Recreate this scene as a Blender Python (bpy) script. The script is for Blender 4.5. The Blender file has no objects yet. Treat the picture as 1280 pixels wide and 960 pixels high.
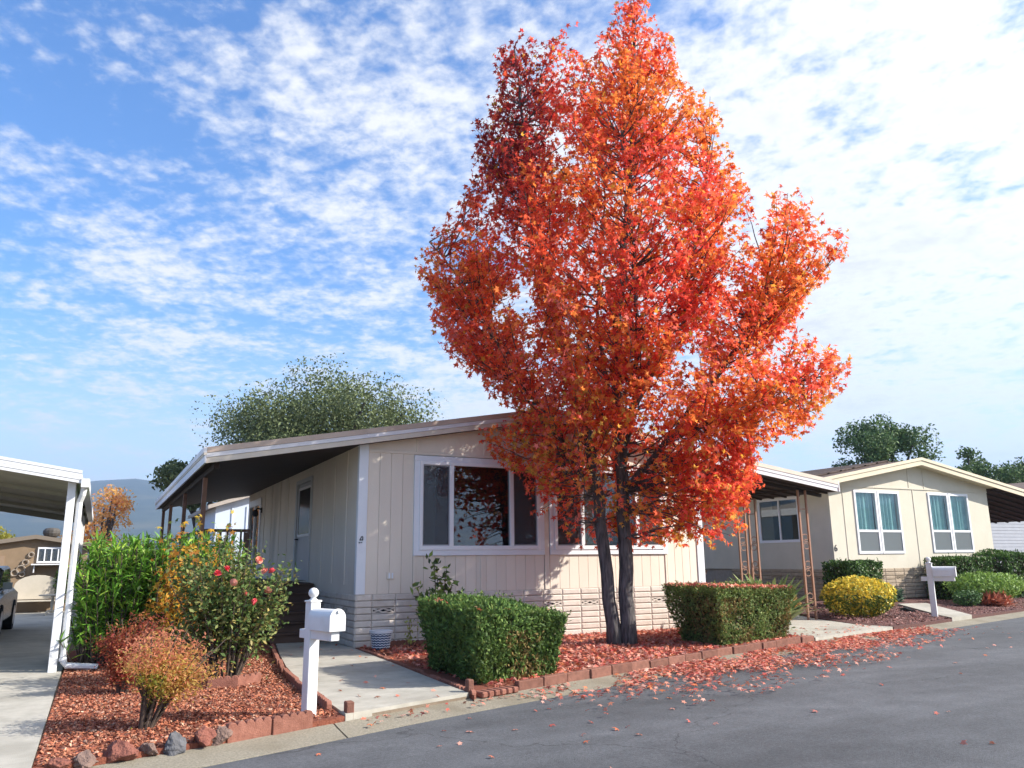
import bpy, math, random
import numpy as np
from mathutils import Vector, Matrix

random.seed(11)
RNG = np.random.default_rng(11)
scene = bpy.context.scene
COL = scene.collection
R = math.radians

# ------------------------------------------------------------------ camera
# world axes: +X runs along the front wall of the near home, +Y away from the street
EYE = Vector((0.0, 0.0, 1.46))
PITCH, ROLL, YAW = R(12.536), R(-0.605), R(27.11)
_rt = Vector((1, 0, 0)); _fw = Vector((0, math.cos(PITCH), math.sin(PITCH))); _up = Vector((0, -math.sin(PITCH), math.cos(PITCH)))
_r2 = _rt * math.cos(ROLL) + _up * math.sin(ROLL)
_u2 = _up * math.cos(ROLL) - _rt * math.sin(ROLL)
_rz = Matrix.Rotation(-YAW, 3, 'Z')
CR, CU, CF = _rz @ _r2, _rz @ _u2, _rz @ _fw
cam_data = bpy.data.cameras.new("camera")
cam_data.sensor_width = 36.0
cam_data.lens = 36.0 * 991.6 / 1280.0
cam_data.clip_end = 20000
cam = bpy.data.objects.new("camera", cam_data)
COL.objects.link(cam)
_m = Matrix.Identity(4)
for i in range(3):
    _m[i][0] = CR[i]; _m[i][1] = CU[i]; _m[i][2] = -CF[i]; _m[i][3] = EYE[i]
cam.matrix_world = _m
scene.camera = cam

# ------------------------------------------------------------------ sky and sun
SUN_EL = R(33)
SUN_DIR = Vector((0.84, -0.545, 0)).normalized() * math.cos(SUN_EL) + Vector((0, 0, math.sin(SUN_EL)))   # towards the sun
SKY_STRENGTH = 0.15
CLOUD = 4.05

world = bpy.data.worlds.new("World")
scene.world = world
world.use_nodes = True


def build_world():
    nt = world.node_tree
    nt.nodes.clear()
    N, L = nt.nodes.new, nt.links.new
    out = N('ShaderNodeOutputWorld'); bg = N('ShaderNodeBackground')
    bg.inputs['Strength'].default_value = SKY_STRENGTH
    L(bg.outputs[0], out.inputs['Surface'])
    sky = N('ShaderNodeTexSky'); sky.sky_type = 'NISHITA'; sky.sun_disc = False
    sky.sun_elevation = SUN_EL
    sky.sun_rotation = math.atan2(SUN_DIR.x, SUN_DIR.y)
    sky.altitude = 100; sky.air_density = 1.0; sky.dust_density = 0.6; sky.ozone_density = 2.2
    tc = N('ShaderNodeTexCoord'); sep = N('ShaderNodeSeparateXYZ'); L(tc.outputs['Generated'], sep.inputs[0])

    def math_(op, a, b=None, clamp=False):
        n = N('ShaderNodeMath'); n.operation = op; n.use_clamp = clamp
        for i, v in enumerate((a, b)):
            if v is None: continue
            if hasattr(v, 'is_linked'): L(v, n.inputs[i])
            else: n.inputs[i].default_value = v
        return n.outputs[0]
    zc = math_('ADD', math_('MAXIMUM', sep.outputs['Z'], 0.0), 0.10)
    px = math_('DIVIDE', sep.outputs['X'], zc); py = math_('DIVIDE', sep.outputs['Y'], zc)
    comb = N('ShaderNodeCombineXYZ'); L(px, comb.inputs[0]); L(py, comb.inputs[1])

    def noise(scale, detail, rough, off, stretch=(1, 1, 1), dist=0.0, rot=0.0):
        mp = N('ShaderNodeMapping'); L(comb.outputs[0], mp.inputs[0])
        mp.inputs['Location'].default_value = off; mp.inputs['Scale'].default_value = stretch
        mp.inputs['Rotation'].default_value = (0, 0, rot)
        n = N('ShaderNodeTexNoise'); L(mp.outputs[0], n.inputs['Vector'])
        n.inputs['Scale'].default_value = scale; n.inputs['Detail'].default_value = detail
        n.inputs['Roughness'].default_value = rough; n.inputs['Distortion'].default_value = dist
        return n.outputs['Fac']
    big = noise(0.62, 3, 0.5, (0.5, 2.2, 0))
    mid = noise(2.3, 3, 0.5, (8.1, 3.3, 0), (1.0, 1.3, 1), 0.2, R(25))
    puff = noise(9.5, 4, 0.55, (1.3, 0.4, 0), (1.1, 1.0, 1), 0.2, R(25))
    fine = noise(25.0, 5, 0.6, (5.0, 2.0, 0), (1.1, 1.0, 1), 0.15, R(35))
    # the cloud sheet thickens towards the sun's side of the sky
    side = math_('ADD', math_('MULTIPLY', sep.outputs['X'], 0.33), math_('MULTIPLY', sep.outputs['Y'], -0.05))
    cov = math_('ADD', math_('MULTIPLY', big, 0.80), side)
    d = math_('ADD', cov, math_('MULTIPLY', mid, 0.70))
    d = math_('ADD', d, math_('MULTIPLY', puff, 0.66))
    d = math_('ADD', d, math_('MULTIPLY', fine, 0.52))
    ramp = N('ShaderNodeMapRange'); ramp.interpolation_type = 'SMOOTHSTEP'
    L(d, ramp.inputs['Value'])
    ramp.inputs['From Min'].default_value = 1.17; ramp.inputs['From Max'].default_value = 1.60
    ramp.inputs['To Min'].default_value = 0.03; ramp.inputs['To Max'].default_value = 0.97
    # slightly darker bellies in thick cloud
    shade = N('ShaderNodeMapRange'); L(d, shade.inputs['Value'])
    shade.inputs['From Min'].default_value = 1.55; shade.inputs['From Max'].default_value = 2.1
    shade.inputs['To Min'].default_value = 1.0; shade.inputs['To Max'].default_value = 0.62
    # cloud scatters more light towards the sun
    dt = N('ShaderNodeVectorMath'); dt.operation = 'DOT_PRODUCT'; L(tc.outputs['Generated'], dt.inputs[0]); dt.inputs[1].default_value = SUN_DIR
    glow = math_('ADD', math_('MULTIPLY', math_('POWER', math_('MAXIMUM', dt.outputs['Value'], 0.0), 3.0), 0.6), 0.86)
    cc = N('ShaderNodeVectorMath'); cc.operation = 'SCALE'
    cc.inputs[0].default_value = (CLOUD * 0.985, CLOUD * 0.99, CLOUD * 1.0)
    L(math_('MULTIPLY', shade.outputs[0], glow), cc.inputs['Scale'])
    hs = N('ShaderNodeHueSaturation'); hs.inputs['Hue'].default_value = 0.507; hs.inputs['Saturation'].default_value = 1.32; hs.inputs['Value'].default_value = 0.84
    L(sky.outputs[0], hs.inputs['Color'])
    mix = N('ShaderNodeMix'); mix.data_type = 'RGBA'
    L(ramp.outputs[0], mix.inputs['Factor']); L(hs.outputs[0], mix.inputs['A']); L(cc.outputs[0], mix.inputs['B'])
    # thin cloud veil low over the horizon
    veil = N('ShaderNodeMapRange'); veil.interpolation_type = 'SMOOTHSTEP'; L(sep.outputs['Z'], veil.inputs['Value'])
    veil.inputs['From Min'].default_value = 0.30; veil.inputs['From Max'].default_value = 0.02
    veil.inputs['To Min'].default_value = 0.0; veil.inputs['To Max'].default_value = 0.72
    mv = N('ShaderNodeMix'); mv.data_type = 'RGBA'
    L(veil.outputs[0], mv.inputs['Factor']); L(mix.outputs['Result'], mv.inputs['A'])
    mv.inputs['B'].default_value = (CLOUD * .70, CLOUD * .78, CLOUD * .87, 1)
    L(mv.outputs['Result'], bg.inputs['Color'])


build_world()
sun_data = bpy.data.lights.new("sun", 'SUN')
sun_data.energy = 4.35
sun_data.angle = R(0.55)
sun_data.color = (1.0, 0.94, 0.85)
sun = bpy.data.objects.new("sun", sun_data)
COL.objects.link(sun)
sun.location = (20, -10, 30)
sun.rotation_euler = SUN_DIR.to_track_quat('Z', 'Y').to_euler()

scene.view_settings.view_transform = 'Standard'
scene.view_settings.look = 'None'
scene.view_settings.exposure = 1.10
scene.view_settings.gamma = 1.0
scene.render.engine = 'CYCLES'
scene.cycles.max_bounces = 6
scene.cycles.diffuse_bounces = 4
scene.cycles.glossy_bounces = 3
scene.cycles.volume_bounces = 0
scene.cycles.transparent_max_bounces = 10
scene.cycles.use_denoising = True

# ------------------------------------------------------------------ helpers
ORG = {}


def org(o):
    return ORG.get(o.name, Vector((0, 0, 0))) if o else Vector((0, 0, 0))


def tag(o, label=None, cat=None, group=None, kind=None):
    if label: o['label'] = label
    if cat: o['category'] = cat
    if group: o['group'] = group
    if kind: o['kind'] = kind
    return o


def thing(name, loc, label, cat, group=None):
    o = bpy.data.objects.new(name, None)
    o.empty_display_size = 0.2
    o.location = loc
    COL.objects.link(o)
    ORG[o.name] = Vector(loc)
    return tag(o, label, cat, group)


class MB:
    """Collects faces; build() links them as one mesh object."""
    def __init__(self): self.v, self.f = [], []

    def add(self, vs, fs):
        b = len(self.v); self.v += [tuple(p) for p in vs]; self.f += [tuple(b + i for i in q) for q in fs]; return self

    def box(self, x0, x1, y0, y1, z0, z1):
        return self.add([(x0, y0, z0), (x1, y0, z0), (x1, y1, z0), (x0, y1, z0), (x0, y0, z1), (x1, y0, z1), (x1, y1, z1), (x0, y1, z1)],
                        [(0, 3, 2, 1), (4, 5, 6, 7), (0, 1, 5, 4), (1, 2, 6, 5), (2, 3, 7, 6), (3, 0, 4, 7)])

    def bar(self, p, q, w, h, up=(0, 0, 1)):
        p, q, up = Vector(p), Vector(q), Vector(up)
        d = (q - p).normalized(); s = d.cross(up).normalized(); u = s.cross(d).normalized()
        vs = []
        for c in (p, q):
            for a, b in ((-1, -1), (1, -1), (1, 1), (-1, 1)):
                vs.append(c + s * (a * w / 2) + u * (b * h / 2))
        return self.add(vs, [(0, 1, 2, 3), (7, 6, 5, 4), (0, 4, 5, 1), (1, 5, 6, 2), (2, 6, 7, 3), (3, 7, 4, 0)])

    def tube(self, pts, rad, n=8, cap=True):
        pts = [Vector(p) for p in pts]
        if not hasattr(rad, '__len__'): rad = [rad] * len(pts)
        b = len(self.v); prev = None
        for i, p in enumerate(pts):
            d = (pts[min(i + 1, len(pts) - 1)] - pts[max(i - 1, 0)]).normalized()
            a = Vector((1, 0, 0)) if abs(d.x) < 0.8 else Vector((0, 1, 0))
            if prev is not None: a = prev
            s = (a - d * a.dot(d)).normalized(); prev = s; t = d.cross(s)
            for k in range(n):
                an = 2 * math.pi * k / n
                self.v.append(tuple(p + (s * math.cos(an) + t * math.sin(an)) * rad[i]))
        for i in range(len(pts) - 1):
            for k in range(n):
                a0, a1 = b + i * n + k, b + i * n + (k + 1) % n
                self.f.append((a0, a1, a1 + n, a0 + n))
        if cap:
            self.f.append(tuple(b + k for k in range(n))[::-1])
            e = b + (len(pts) - 1) * n
            self.f.append(tuple(e + k for k in range(n)))
        return self

    def prism(self, poly, axis, a0, a1):
        """poly: 2-D outline; axis 'x','y' or 'z' extruded from a0 to a1."""
        def pt(u, v, a):
            return {'x': (a, u, v), 'y': (u, a, v), 'z': (u, v, a)}[axis]
        n = len(poly)
        vs = [pt(u, v, a0) for u, v in poly] + [pt(u, v, a1) for u, v in poly]
        fs = [tuple(range(n))[::-1], tuple(range(n, 2 * n))] + [(i, (i + 1) % n, n + (i + 1) % n, n + i) for i in range(n)]
        return self.add(vs, fs)

    def lathe(self, prof, c, n=16):
        b = len(self.v)
        for r, z in prof:
            for k in range(n):
                a = 2 * math.pi * k / n
                self.v.append((c[0] + r * math.cos(a), c[1] + r * math.sin(a), c[2] + z))
        for i in range(len(prof) - 1):
            for k in range(n):
                a0, a1 = b + i * n + k, b + i * n + (k + 1) % n
                self.f.append((a0, a1, a1 + n, a0 + n))
        self.f.append(tuple(b + k for k in range(n))[::-1])
        e = b + (len(prof) - 1) * n
        self.f.append(tuple(e + k for k in range(n)))
        return self

    def xform(self, M):
        self.v = [tuple(M @ Vector(p)) for p in self.v]; return self

    def mesh(self, name, m, smooth=False, o=Vector((0, 0, 0)), bevel=0):
        me = bpy.data.meshes.new(name)
        me.from_pydata([(p[0] - o[0], p[1] - o[1], p[2] - o[2]) for p in self.v], [], self.f)
        me.materials.append(m)
        import bmesh
        bm = bmesh.new(); bm.from_mesh(me)
        bmesh.ops.recalc_face_normals(bm, faces=bm.faces)
        if bevel:
            bmesh.ops.bevel(bm, geom=[e for e in bm.edges if e.calc_face_angle(0) > 0.6], offset=bevel, segments=1, affect='EDGES', clamp_overlap=True)
        bm.to_mesh(me); bm.free()
        if smooth:
            me.polygons.foreach_set('use_smooth', [True] * len(me.polygons))
        return me

    def build(self, name, m, parent=None, smooth=False, bevel=0):
        o_ = org(parent)
        me = self.mesh(name, m, smooth, o_, bevel)
        return link(name, me, parent)


def link(name, me, parent=None, loc=None):
    o = bpy.data.objects.new(name, me)
    COL.objects.link(o)
    if parent is not None:
        o.parent = parent
        ORG[o.name] = org(parent)
    if loc is not None:
        o.location = Vector(loc) - org(parent)
    return o


def structure(name, mb, m, smooth=False, bevel=0):
    return tag(mb.build(name, m, None, smooth, bevel), kind='structure')


# ------------------------------------------------------------------ materials
MATS = {}


def mat(name, c1, c2=None, scale=6.0, rough=0.7, bump=0.0, bscale=60.0, spec=0.3, metal=0.0, rnd=0.0, stretch=(1, 1, 1), detail=6, coords='POS', c3=None, s3=1.0, f3=(0.45, 0.7)):
    if name in MATS: return MATS[name]
    m = bpy.data.materials.new(name); m.use_nodes = True
    nt = m.node_tree; N, L = nt.nodes.new, nt.links.new
    b = nt.nodes['Principled BSDF']
    b.inputs['Roughness'].default_value = rough
    b.inputs['Specular IOR Level'].default_value = spec
    b.inputs['Metallic'].default_value = metal
    if coords == 'POS':
        src = N('ShaderNodeNewGeometry').outputs['Position']
    else:
        src = N('ShaderNodeTexCoord').outputs['Object']
    mp = N('ShaderNodeMapping'); mp.inputs['Scale'].default_value = stretch; L(src, mp.inputs[0])
    col = None
    if c2 is not None:
        n = N('ShaderNodeTexNoise'); L(mp.outputs[0], n.inputs['Vector'])
        n.inputs['Scale'].default_value = scale; n.inputs['Detail'].default_value = detail; n.inputs['Roughness'].default_value = 0.6
        r = N('ShaderNodeValToRGB'); L(n.outputs['Fac'], r.inputs[0])
        r.color_ramp.elements[0].position = 0.32; r.color_ramp.elements[1].position = 0.68
        r.color_ramp.elements[0].color = (*c1, 1); r.color_ramp.elements[1].color = (*c2, 1)
        col = r.outputs[0]
        if c3 is not None:
            n3 = N('ShaderNodeTexNoise'); L(mp.outputs[0], n3.inputs['Vector'])
            n3.inputs['Scale'].default_value = s3; n3.inputs['Detail'].default_value = 5
            mr = N('ShaderNodeMapRange'); L(n3.outputs['Fac'], mr.inputs[0])
            mr.inputs['From Min'].default_value = f3[0]; mr.inputs['From Max'].default_value = f3[1]
            mx = N('ShaderNodeMix'); mx.data_type = 'RGBA'
            L(mr.outputs[0], mx.inputs['Factor']); L(col, mx.inputs['A']); mx.inputs['B'].default_value = (*c3, 1)
            col = mx.outputs['Result']
    else:
        rgb = N('ShaderNodeRGB'); rgb.outputs[0].default_value = (*c1, 1); col = rgb.outputs[0]
    if rnd:
        oi = N('ShaderNodeObjectInfo'); mr = N('ShaderNodeMapRange'); L(oi.outputs['Random'], mr.inputs[0])
        mr.inputs['To Min'].default_value = 1 - rnd; mr.inputs['To Max'].default_value = 1 + rnd
        hs = N('ShaderNodeHueSaturation'); L(mr.outputs[0], hs.inputs['Value']); L(col, hs.inputs['Color']); col = hs.outputs[0]
    L(col, b.inputs['Base Color'])
    if bump:
        nb = N('ShaderNodeTexNoise'); L(mp.outputs[0], nb.inputs['Vector']); nb.inputs['Scale'].default_value = bscale; nb.inputs['Detail'].default_value = 5
        bp = N('ShaderNodeBump'); bp.inputs['Strength'].default_value = bump; bp.inputs['Distance'].default_value = 0.02
        L(nb.outputs['Fac'], bp.inputs['Height']); L(bp.outputs[0], b.inputs['Normal'])
    MATS[name] = m
    return m


def leafmat(name, trans=0.35, rough=0.55, vary=0.25):
    m = bpy.data.materials.new(name); m.use_nodes = True
    nt = m.node_tree; N, L = nt.nodes.new, nt.links.new
    b = nt.nodes['Principled BSDF']; out = nt.nodes['Material Output']
    b.inputs['Roughness'].default_value = rough; b.inputs['Specular IOR Level'].default_value = 0.25
    at = N('ShaderNodeAttribute'); at.attribute_name = 'col'
    g = N('ShaderNodeNewGeometry'); mr = N('ShaderNodeMapRange'); L(g.outputs['Random Per Island'], mr.inputs[0])
    mr.inputs['To Min'].default_value = 1 - vary; mr.inputs['To Max'].default_value = 1 + vary
    hs = N('ShaderNodeHueSaturation'); L(at.outputs['Color'], hs.inputs['Color']); L(mr.outputs[0], hs.inputs['Value'])
    L(hs.outputs[0], b.inputs['Base Color'])
    t = N('ShaderNodeBsdfTranslucent'); L(hs.outputs[0], t.inputs['Color'])
    mx = N('ShaderNodeMixShader'); mx.inputs[0].default_value = trans
    L(b.outputs[0], mx.inputs[1]); L(t.outputs[0], mx.inputs[2]); L(mx.outputs[0], out.inputs['Surface'])
    MATS[name] = m
    return m


def glassmat(name, tint=(0.75, 0.8, 0.8), refl=1.0):
    m = bpy.data.materials.new(name); m.use_nodes = True
    nt = m.node_tree; N, L = nt.nodes.new, nt.links.new
    nt.nodes.remove(nt.nodes['Principled BSDF']); out = nt.nodes['Material Output']
    tr = N('ShaderNodeBsdfTransparent'); tr.inputs[0].default_value = (*tint, 1)
    gl = N('ShaderNodeBsdfGlossy'); gl.inputs['Roughness'].default_value = 0.005; gl.inputs['Color'].default_value = (0.95, 0.97, 1, 1)
    g = N('ShaderNodeNewGeometry'); dp_ = N('ShaderNodeVectorMath'); dp_.operation = 'DOT_PRODUCT'
    L(g.outputs['Incoming'], dp_.inputs[0]); L(g.outputs['Normal'], dp_.inputs[1])

    def mt(op, x, y):
        n = N('ShaderNodeMath'); n.operation = op; n.use_clamp = True
        for i, v in enumerate((x, y)):
            if hasattr(v, 'is_linked'): L(v, n.inputs[i])
            else: n.inputs[i].default_value = v
        return n.outputs[0]
    ab = N('ShaderNodeMath'); ab.operation = 'ABSOLUTE'; L(dp_.outputs['Value'], ab.inputs[0])
    sch = mt('POWER', mt('SUBTRACT', 1.0, ab.outputs[0]), 5.0)            # Schlick, the same on both faces of the pane
    mu = N('ShaderNodeMath'); mu.operation = 'MULTIPLY_ADD'; mu.use_clamp = True
    L(sch, mu.inputs[0]); mu.inputs[1].default_value = 0.95 * refl; mu.inputs[2].default_value = 0.085 * refl
    mx = N('ShaderNodeMixShader'); L(mu.outputs[0], mx.inputs[0]); L(tr.outputs[0], mx.inputs[1]); L(gl.outputs[0], mx.inputs[2])
    L(mx.outputs[0], out.inputs['Surface'])
    MATS[name] = m
    return m


def asphalt():
    m = bpy.data.materials.new('asphalt'); m.use_nodes = True
    nt = m.node_tree; N, L = nt.nodes.new, nt.links.new
    b = nt.nodes['Principled BSDF']; b.inputs['Roughness'].default_value = 0.82; b.inputs['Specular IOR Level'].default_value = 0.28
    pos = N('ShaderNodeNewGeometry').outputs['Position']

    def nz_(scale, detail, rough, st=(1, 1, 1), rot=0.0):
        mp = N('ShaderNodeMapping'); L(pos, mp.inputs[0]); mp.inputs['Scale'].default_value = st; mp.inputs['Rotation'].default_value = (0, 0, rot)
        n = N('ShaderNodeTexNoise'); L(mp.outputs[0], n.inputs['Vector']); n.inputs['Scale'].default_value = scale; n.inputs['Detail'].default_value = detail; n.inputs['Roughness'].default_value = rough
        return n.outputs['Fac']

    def mr(v, a0, a1, b0, b1):
        n = N('ShaderNodeMapRange'); L(v, n.inputs[0]); n.inputs['From Min'].default_value = a0; n.inputs['From Max'].default_value = a1; n.inputs['To Min'].default_value = b0; n.inputs['To Max'].default_value = b1
        return n.outputs[0]

    def mul(x, y):
        n = N('ShaderNodeMath'); n.operation = 'MULTIPLY'; L(x, n.inputs[0]); L(y, n.inputs[1]); return n.outputs[0]
    grain = mul(mr(nz_(150, 3, .7), .3, .7, .62, 1.38), mr(nz_(38, 4, .75), .3, .7, .72, 1.30))
    patch = mr(nz_(.55, 6, .62, (.55, 1.6, 1), -R(15.6)), .32, .70, .78, 1.42)         # wear running with the traffic
    blot = mr(nz_(3.2, 5, .6), .3, .75, .88, 1.15)
    vo = N('ShaderNodeTexVoronoi'); vo.feature = 'F1'; L(pos, vo.inputs['Vector']); vo.inputs['Scale'].default_value = 42
    chip = mr(vo.outputs['Distance'], .10, .16, 1.75, 1.0)                              # pale stones in the surface
    vc = N('ShaderNodeTexVoronoi'); vc.feature = 'DISTANCE_TO_EDGE'
    wn = N('ShaderNodeTexNoise'); L(pos, wn.inputs['Vector']); wn.inputs['Scale'].default_value = 1.3; wn.inputs['Detail'].default_value = 6
    wv = N('ShaderNodeVectorMath'); wv.operation = 'MULTIPLY_ADD'; L(wn.outputs['Color'], wv.inputs[0]); wv.inputs[1].default_value = (1.4, 1.4, 0); L(pos, wv.inputs[2])
    L(wv.outputs[0], vc.inputs['Vector']); vc.inputs['Scale'].default_value = .23
    crack = mr(vc.outputs['Distance'], .0, .0035, .55, 1.0)
    v = mul(mul(mul(mul(grain, patch), blot), chip), crack)
    sc = N('ShaderNodeVectorMath'); sc.operation = 'SCALE'; sc.inputs[0].default_value = (.088, .092, .099); L(v, sc.inputs['Scale'])
    L(sc.outputs[0], b.inputs['Base Color'])
    bp = N('ShaderNodeBump'); bp.inputs['Strength'].default_value = .55; bp.inputs['Distance'].default_value = .012
    L(nz_(130, 4, .6), bp.inputs['Height']); L(bp.outputs[0], b.inputs['Normal'])
    return m


M_ASPH = asphalt()
M_CONC = mat('concrete', (0.36, 0.34, 0.29), (0.48, 0.455, 0.395), 5, 0.9, 0.25, 120, 0.2, c3=(0.30, 0.28, 0.235), s3=0.9, f3=(0.5, 0.75))
M_KERB = mat('kerb_concrete', (0.21, 0.19, 0.145), (0.36, 0.325, 0.255), 60, 0.95, 0.6, 160, 0.2, c3=(0.20, 0.17, 0.12), s3=1.6, f3=(0.5, 0.8))
M_SOIL = mat('soil', (0.16, 0.12, 0.085), (0.24, 0.19, 0.14), 3, 0.95, 0.5, 40)
M_REDM = mat('red_mulch_base', (0.16, 0.05, 0.03), (0.26, 0.085, 0.05), 30, 0.95, 0.8, 60)
M_DARKM = mat('dark_mulch_base', (0.085, 0.04, 0.035), (0.15, 0.075, 0.065), 30, 0.95, 0.8, 60)
M_FIELD = mat('far_ground', (0.12, 0.12, 0.06), (0.2, 0.18, 0.1), 0.3, 0.95)

# ------------------------------------------------------------------ ground, street, kerb, yards
KX = [-60, -12, -1.0, 1.0, 1.8, 2.77, 3.53, 4.65, 8.0, 12.4, 16.2, 20.0, 40.0, 140.0]
KY = [-12, 2.8, 6.12, 6.72, 7.02, 7.40, 7.66, 8.01, 9.10, 10.34, 11.22, 12.16, 17.2, 43.0]


def K(x): return float(np.interp(x, KX, KY))


GW = 0.43            # kerb strip, measured along y
ZY = 0.10            # top of beds and slabs


def slab(name, outline, z, m, zb=-0.02, bevel=0):
    mb = MB()
    n = len(outline)
    zs = [p[2] if len(p) > 2 else z for p in outline]
    mb.add([(p[0], p[1], zz) for p, zz in zip(outline, zs)] + [(p[0], p[1], zb) for p in outline],
           [tuple(range(n))] + [(i, n + i, n + (i + 1) % n, (i + 1) % n) for i in range(n)])
    return structure(name, mb, m, bevel=bevel)


def kline(x0, x1, off, step=0.5):
    n = max(2, int((x1 - x0) / step) + 1)
    return [(x, K(x) + off) for x in np.linspace(x0, x1, n)]


structure('ground', MB().add([(-9000, -9000, -0.06), (9000, -9000, -0.06), (9000, 9000, -0.06), (-9000, 9000, -0.06)], [(0, 1, 2, 3)]), M_FIELD)
# street
mb = MB()
xs = np.concatenate([np.linspace(-60, -2, 20), np.linspace(-1, 22, 70), np.linspace(24, 140, 40)])
vs = []
for x in xs:
    for w in (0.0, 1.2, 2.8, 4.2, 7.5):
        crown = 0.05 * math.sin(math.pi * w / 7.5)
        vs.append((x + 0.27 * w, K(x) - 0.96 * w, crown if w else 0.0))
fs = []
for i in range(len(xs) - 1):
    for j in range(4):
        a = i * 5 + j
        fs.append((a, a + 1, a + 6, a + 5))
structure('street', mb.add(vs, fs), M_ASPH, smooth=True)

# kerb strip poured in lengths with open joints
kerb = bpy.data.objects.new('kerb', None); COL.objects.link(kerb); tag(kerb, kind='structure')
joints = [-60, -20, -6, -3.0, -0.28, 2.02, 4.9, 7.9, 10.9, 13.9, 16.9, 19.9, 22.9, 26, 30, 40, 140]
for a, b in zip(joints[:-1], joints[1:]):
    mb = MB(); n = max(2, int((b - a) / 0.5) + 1)
    prof = ((-0.02, -0.05), (-0.02, 0.006), (0.06, 0.012), (0.30, 0.030), (GW, 0.045), (GW, -0.05))
    vs = []
    for x in np.linspace(a + 0.008, b - 0.008, n):
        for o_, z in prof:
            vs.append((x, K(x) + o_, z + (0.0015 * math.sin(x * 9) if 0 < z < .05 else 0)))
    fs = []
    for i in range(n - 1):
        for j in range(5):
            q = i * 6 + j
            fs.append((q, q + 6, q + 7, q + 1))
    fs += [tuple(range(6)), tuple((n - 1) * 6 + j for j in range(6))[::-1]]
    mb.add(vs, fs).build('kerb_segment', M_KERB, kerb)

slab('yard', kline(-60, 60, GW + 0.02, 2.0) + [(60, 120), (-60, 120)], 0.07, M_SOIL)
GE = GW + 0.004
# neighbour's driveway on the far side of the red bed
slab('driveway', kline(-4.6, -0.285, GE) + [(-0.30, 12.30), (-4.6, 12.30)], ZY, M_CONC)
slab('driveway', [(-4.6, 12.315), (-0.30, 12.315), (-0.33, 28.4), (-4.6, 28.4)], ZY, M_CONC)
WL = [(2.14, 7.72), (2.17, 9.0), (2.26, 10.5), (2.52, 12.5), (2.85, 14.58)]      # left side of the front walk
WR = [(3.60, 7.9), (3.66, 9.6), (3.76, 11.6), (3.80, 13.0)]


def wl(y): return float(np.interp(y, [p[1] for p in WL], [p[0] for p in WL]))
def wr(y): return float(np.interp(y, [p[1] for p in WR], [p[0] for p in WR]))


cuts = [None, 9.55, 11.35, 12.95, 14.58]
for i in range(4):
    y1 = cuts[i + 1] - 0.006
    if i == 0:
        pts = kline(2.14, 3.60, GE, 0.3)
    else:
        y0 = cuts[i] + 0.006
        pts = [(wl(y0), y0), (wr(y0), y0)]
    if i == 3: pts[1] = (3.80, cuts[i] + 0.006)
    pts += [(wr(y1) if i < 3 else 3.80, y1), (wl(y1), y1)]
    slab('front_walk', pts, ZY + 0.005, M_CONC)
bed_red = slab('mulch_bed', kline(-0.28, 2.13, GE, 0.3) + [(wl(y) - 0.012, y) for y in (7.8, 9, 10.5, 12.5, 14.5)] + [(2.8, 15.4), (-0.28, 15.4)], ZY - 0.012, M_REDM)
bed_leaf = slab('leafy_bed', kline(3.62, 11.15, GE, 0.4) + [(11.25, 11.4), (11.2, 13.3)] + [(3.83, 13.3)] + [(wr(y) + 0.012, y) for y in (13.0, 11.6, 9.6, 8.0)], ZY - 0.008, M_REDM)
DB = [(14.15, 11.2), (14.05, 12.0), (14.55, 13.4), (15.3, 14.9), (15.5, 26.0)]   # right side of the far driveway
slab('side_driveway', kline(11.20, 14.12, GE, 0.4) + [(x - 0.01, y) for x, y in DB] + [(11.25, 26), (11.27, 13.4), (11.27, 11.4)], ZY, M_CONC)
slab('garden_path', [(x, y, ZY + .03) for x, y in kline(16.9, 18.0, GE, 0.3)] + [(19.6, 14.4, .25), (18.75, 14.6, .25), (17.2, 12.35, .15)], ZY + 0.03, M_CONC)
bed_dark = slab('bark_bed', [(x, y, ZY) for x, y in kline(14.17, 16.88, GE, 0.4)] + [(17.28, 12.36, ZY + .02), (18.83, 14.6, 0.2), (18.9, 16.3, 0.29), (15.9, 16.3, 0.27), (15.32, 14.9, 0.16), (14.57, 13.4, ZY + .02), (14.07, 12.0, ZY)], ZY, M_DARKM)
bed_far = slab('bark_bed', [(x, y, ZY) for x, y in kline(18.02, 40, GE, 0.8)] + [(40, 24, .3), (18.9, 16.3, 0.29), (18.87, 14.61, 0.2), (19.52, 14.4, .2)], ZY, M_DARKM)

# ------------------------------------------------------------------ foliage tools
def unit(a): return a / np.maximum(np.linalg.norm(a, axis=-1, keepdims=True), 1e-9)


T_STAR_V = [(0, 0, 0)]
for k, (an, rr) in enumerate([(90, 1.0), (58, .40), (24, .95), (-8, .38), (-42, .72), (-90, .22), (-138, .72), (-172, .38), (156, .95), (122, .40)]):
    T_STAR_V.append((rr * math.cos(R(an)), rr * math.sin(R(an)), -0.22 * rr * rr if rr > .5 else 0.05))
T_STAR = (np.array(T_STAR_V), np.array([(0, i, i % 10 + 1) for i in range(1, 11)])[:, [0, 2, 1]])
T_OVAL = (np.array([(0, -.5, 0), (.27, 0, .07), (0, .5, -.04), (-.27, 0, .07)]), np.array([(0, 1, 2), (0, 2, 3)]))
T_LANCE = (np.array([(0, 0, 0), (.075, .35, .02), (-.075, .35, .02), (.06, .68, 0), (-.06, .68, 0), (0, 1, -.12)]), np.array([(0, 1, 2), (1, 3, 2), (2, 3, 4), (3, 5, 4)]))
T_SPRAY = (np.array([(0, 0, 0), (.16, .5, .05), (0, 1, 0), (-.16, .5, .05), (.34, .75, -.05), (-.34, .7, -.05)]), np.array([(0, 1, 2), (0, 2, 3), (0, 4, 1), (0, 3, 5)]))
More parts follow.
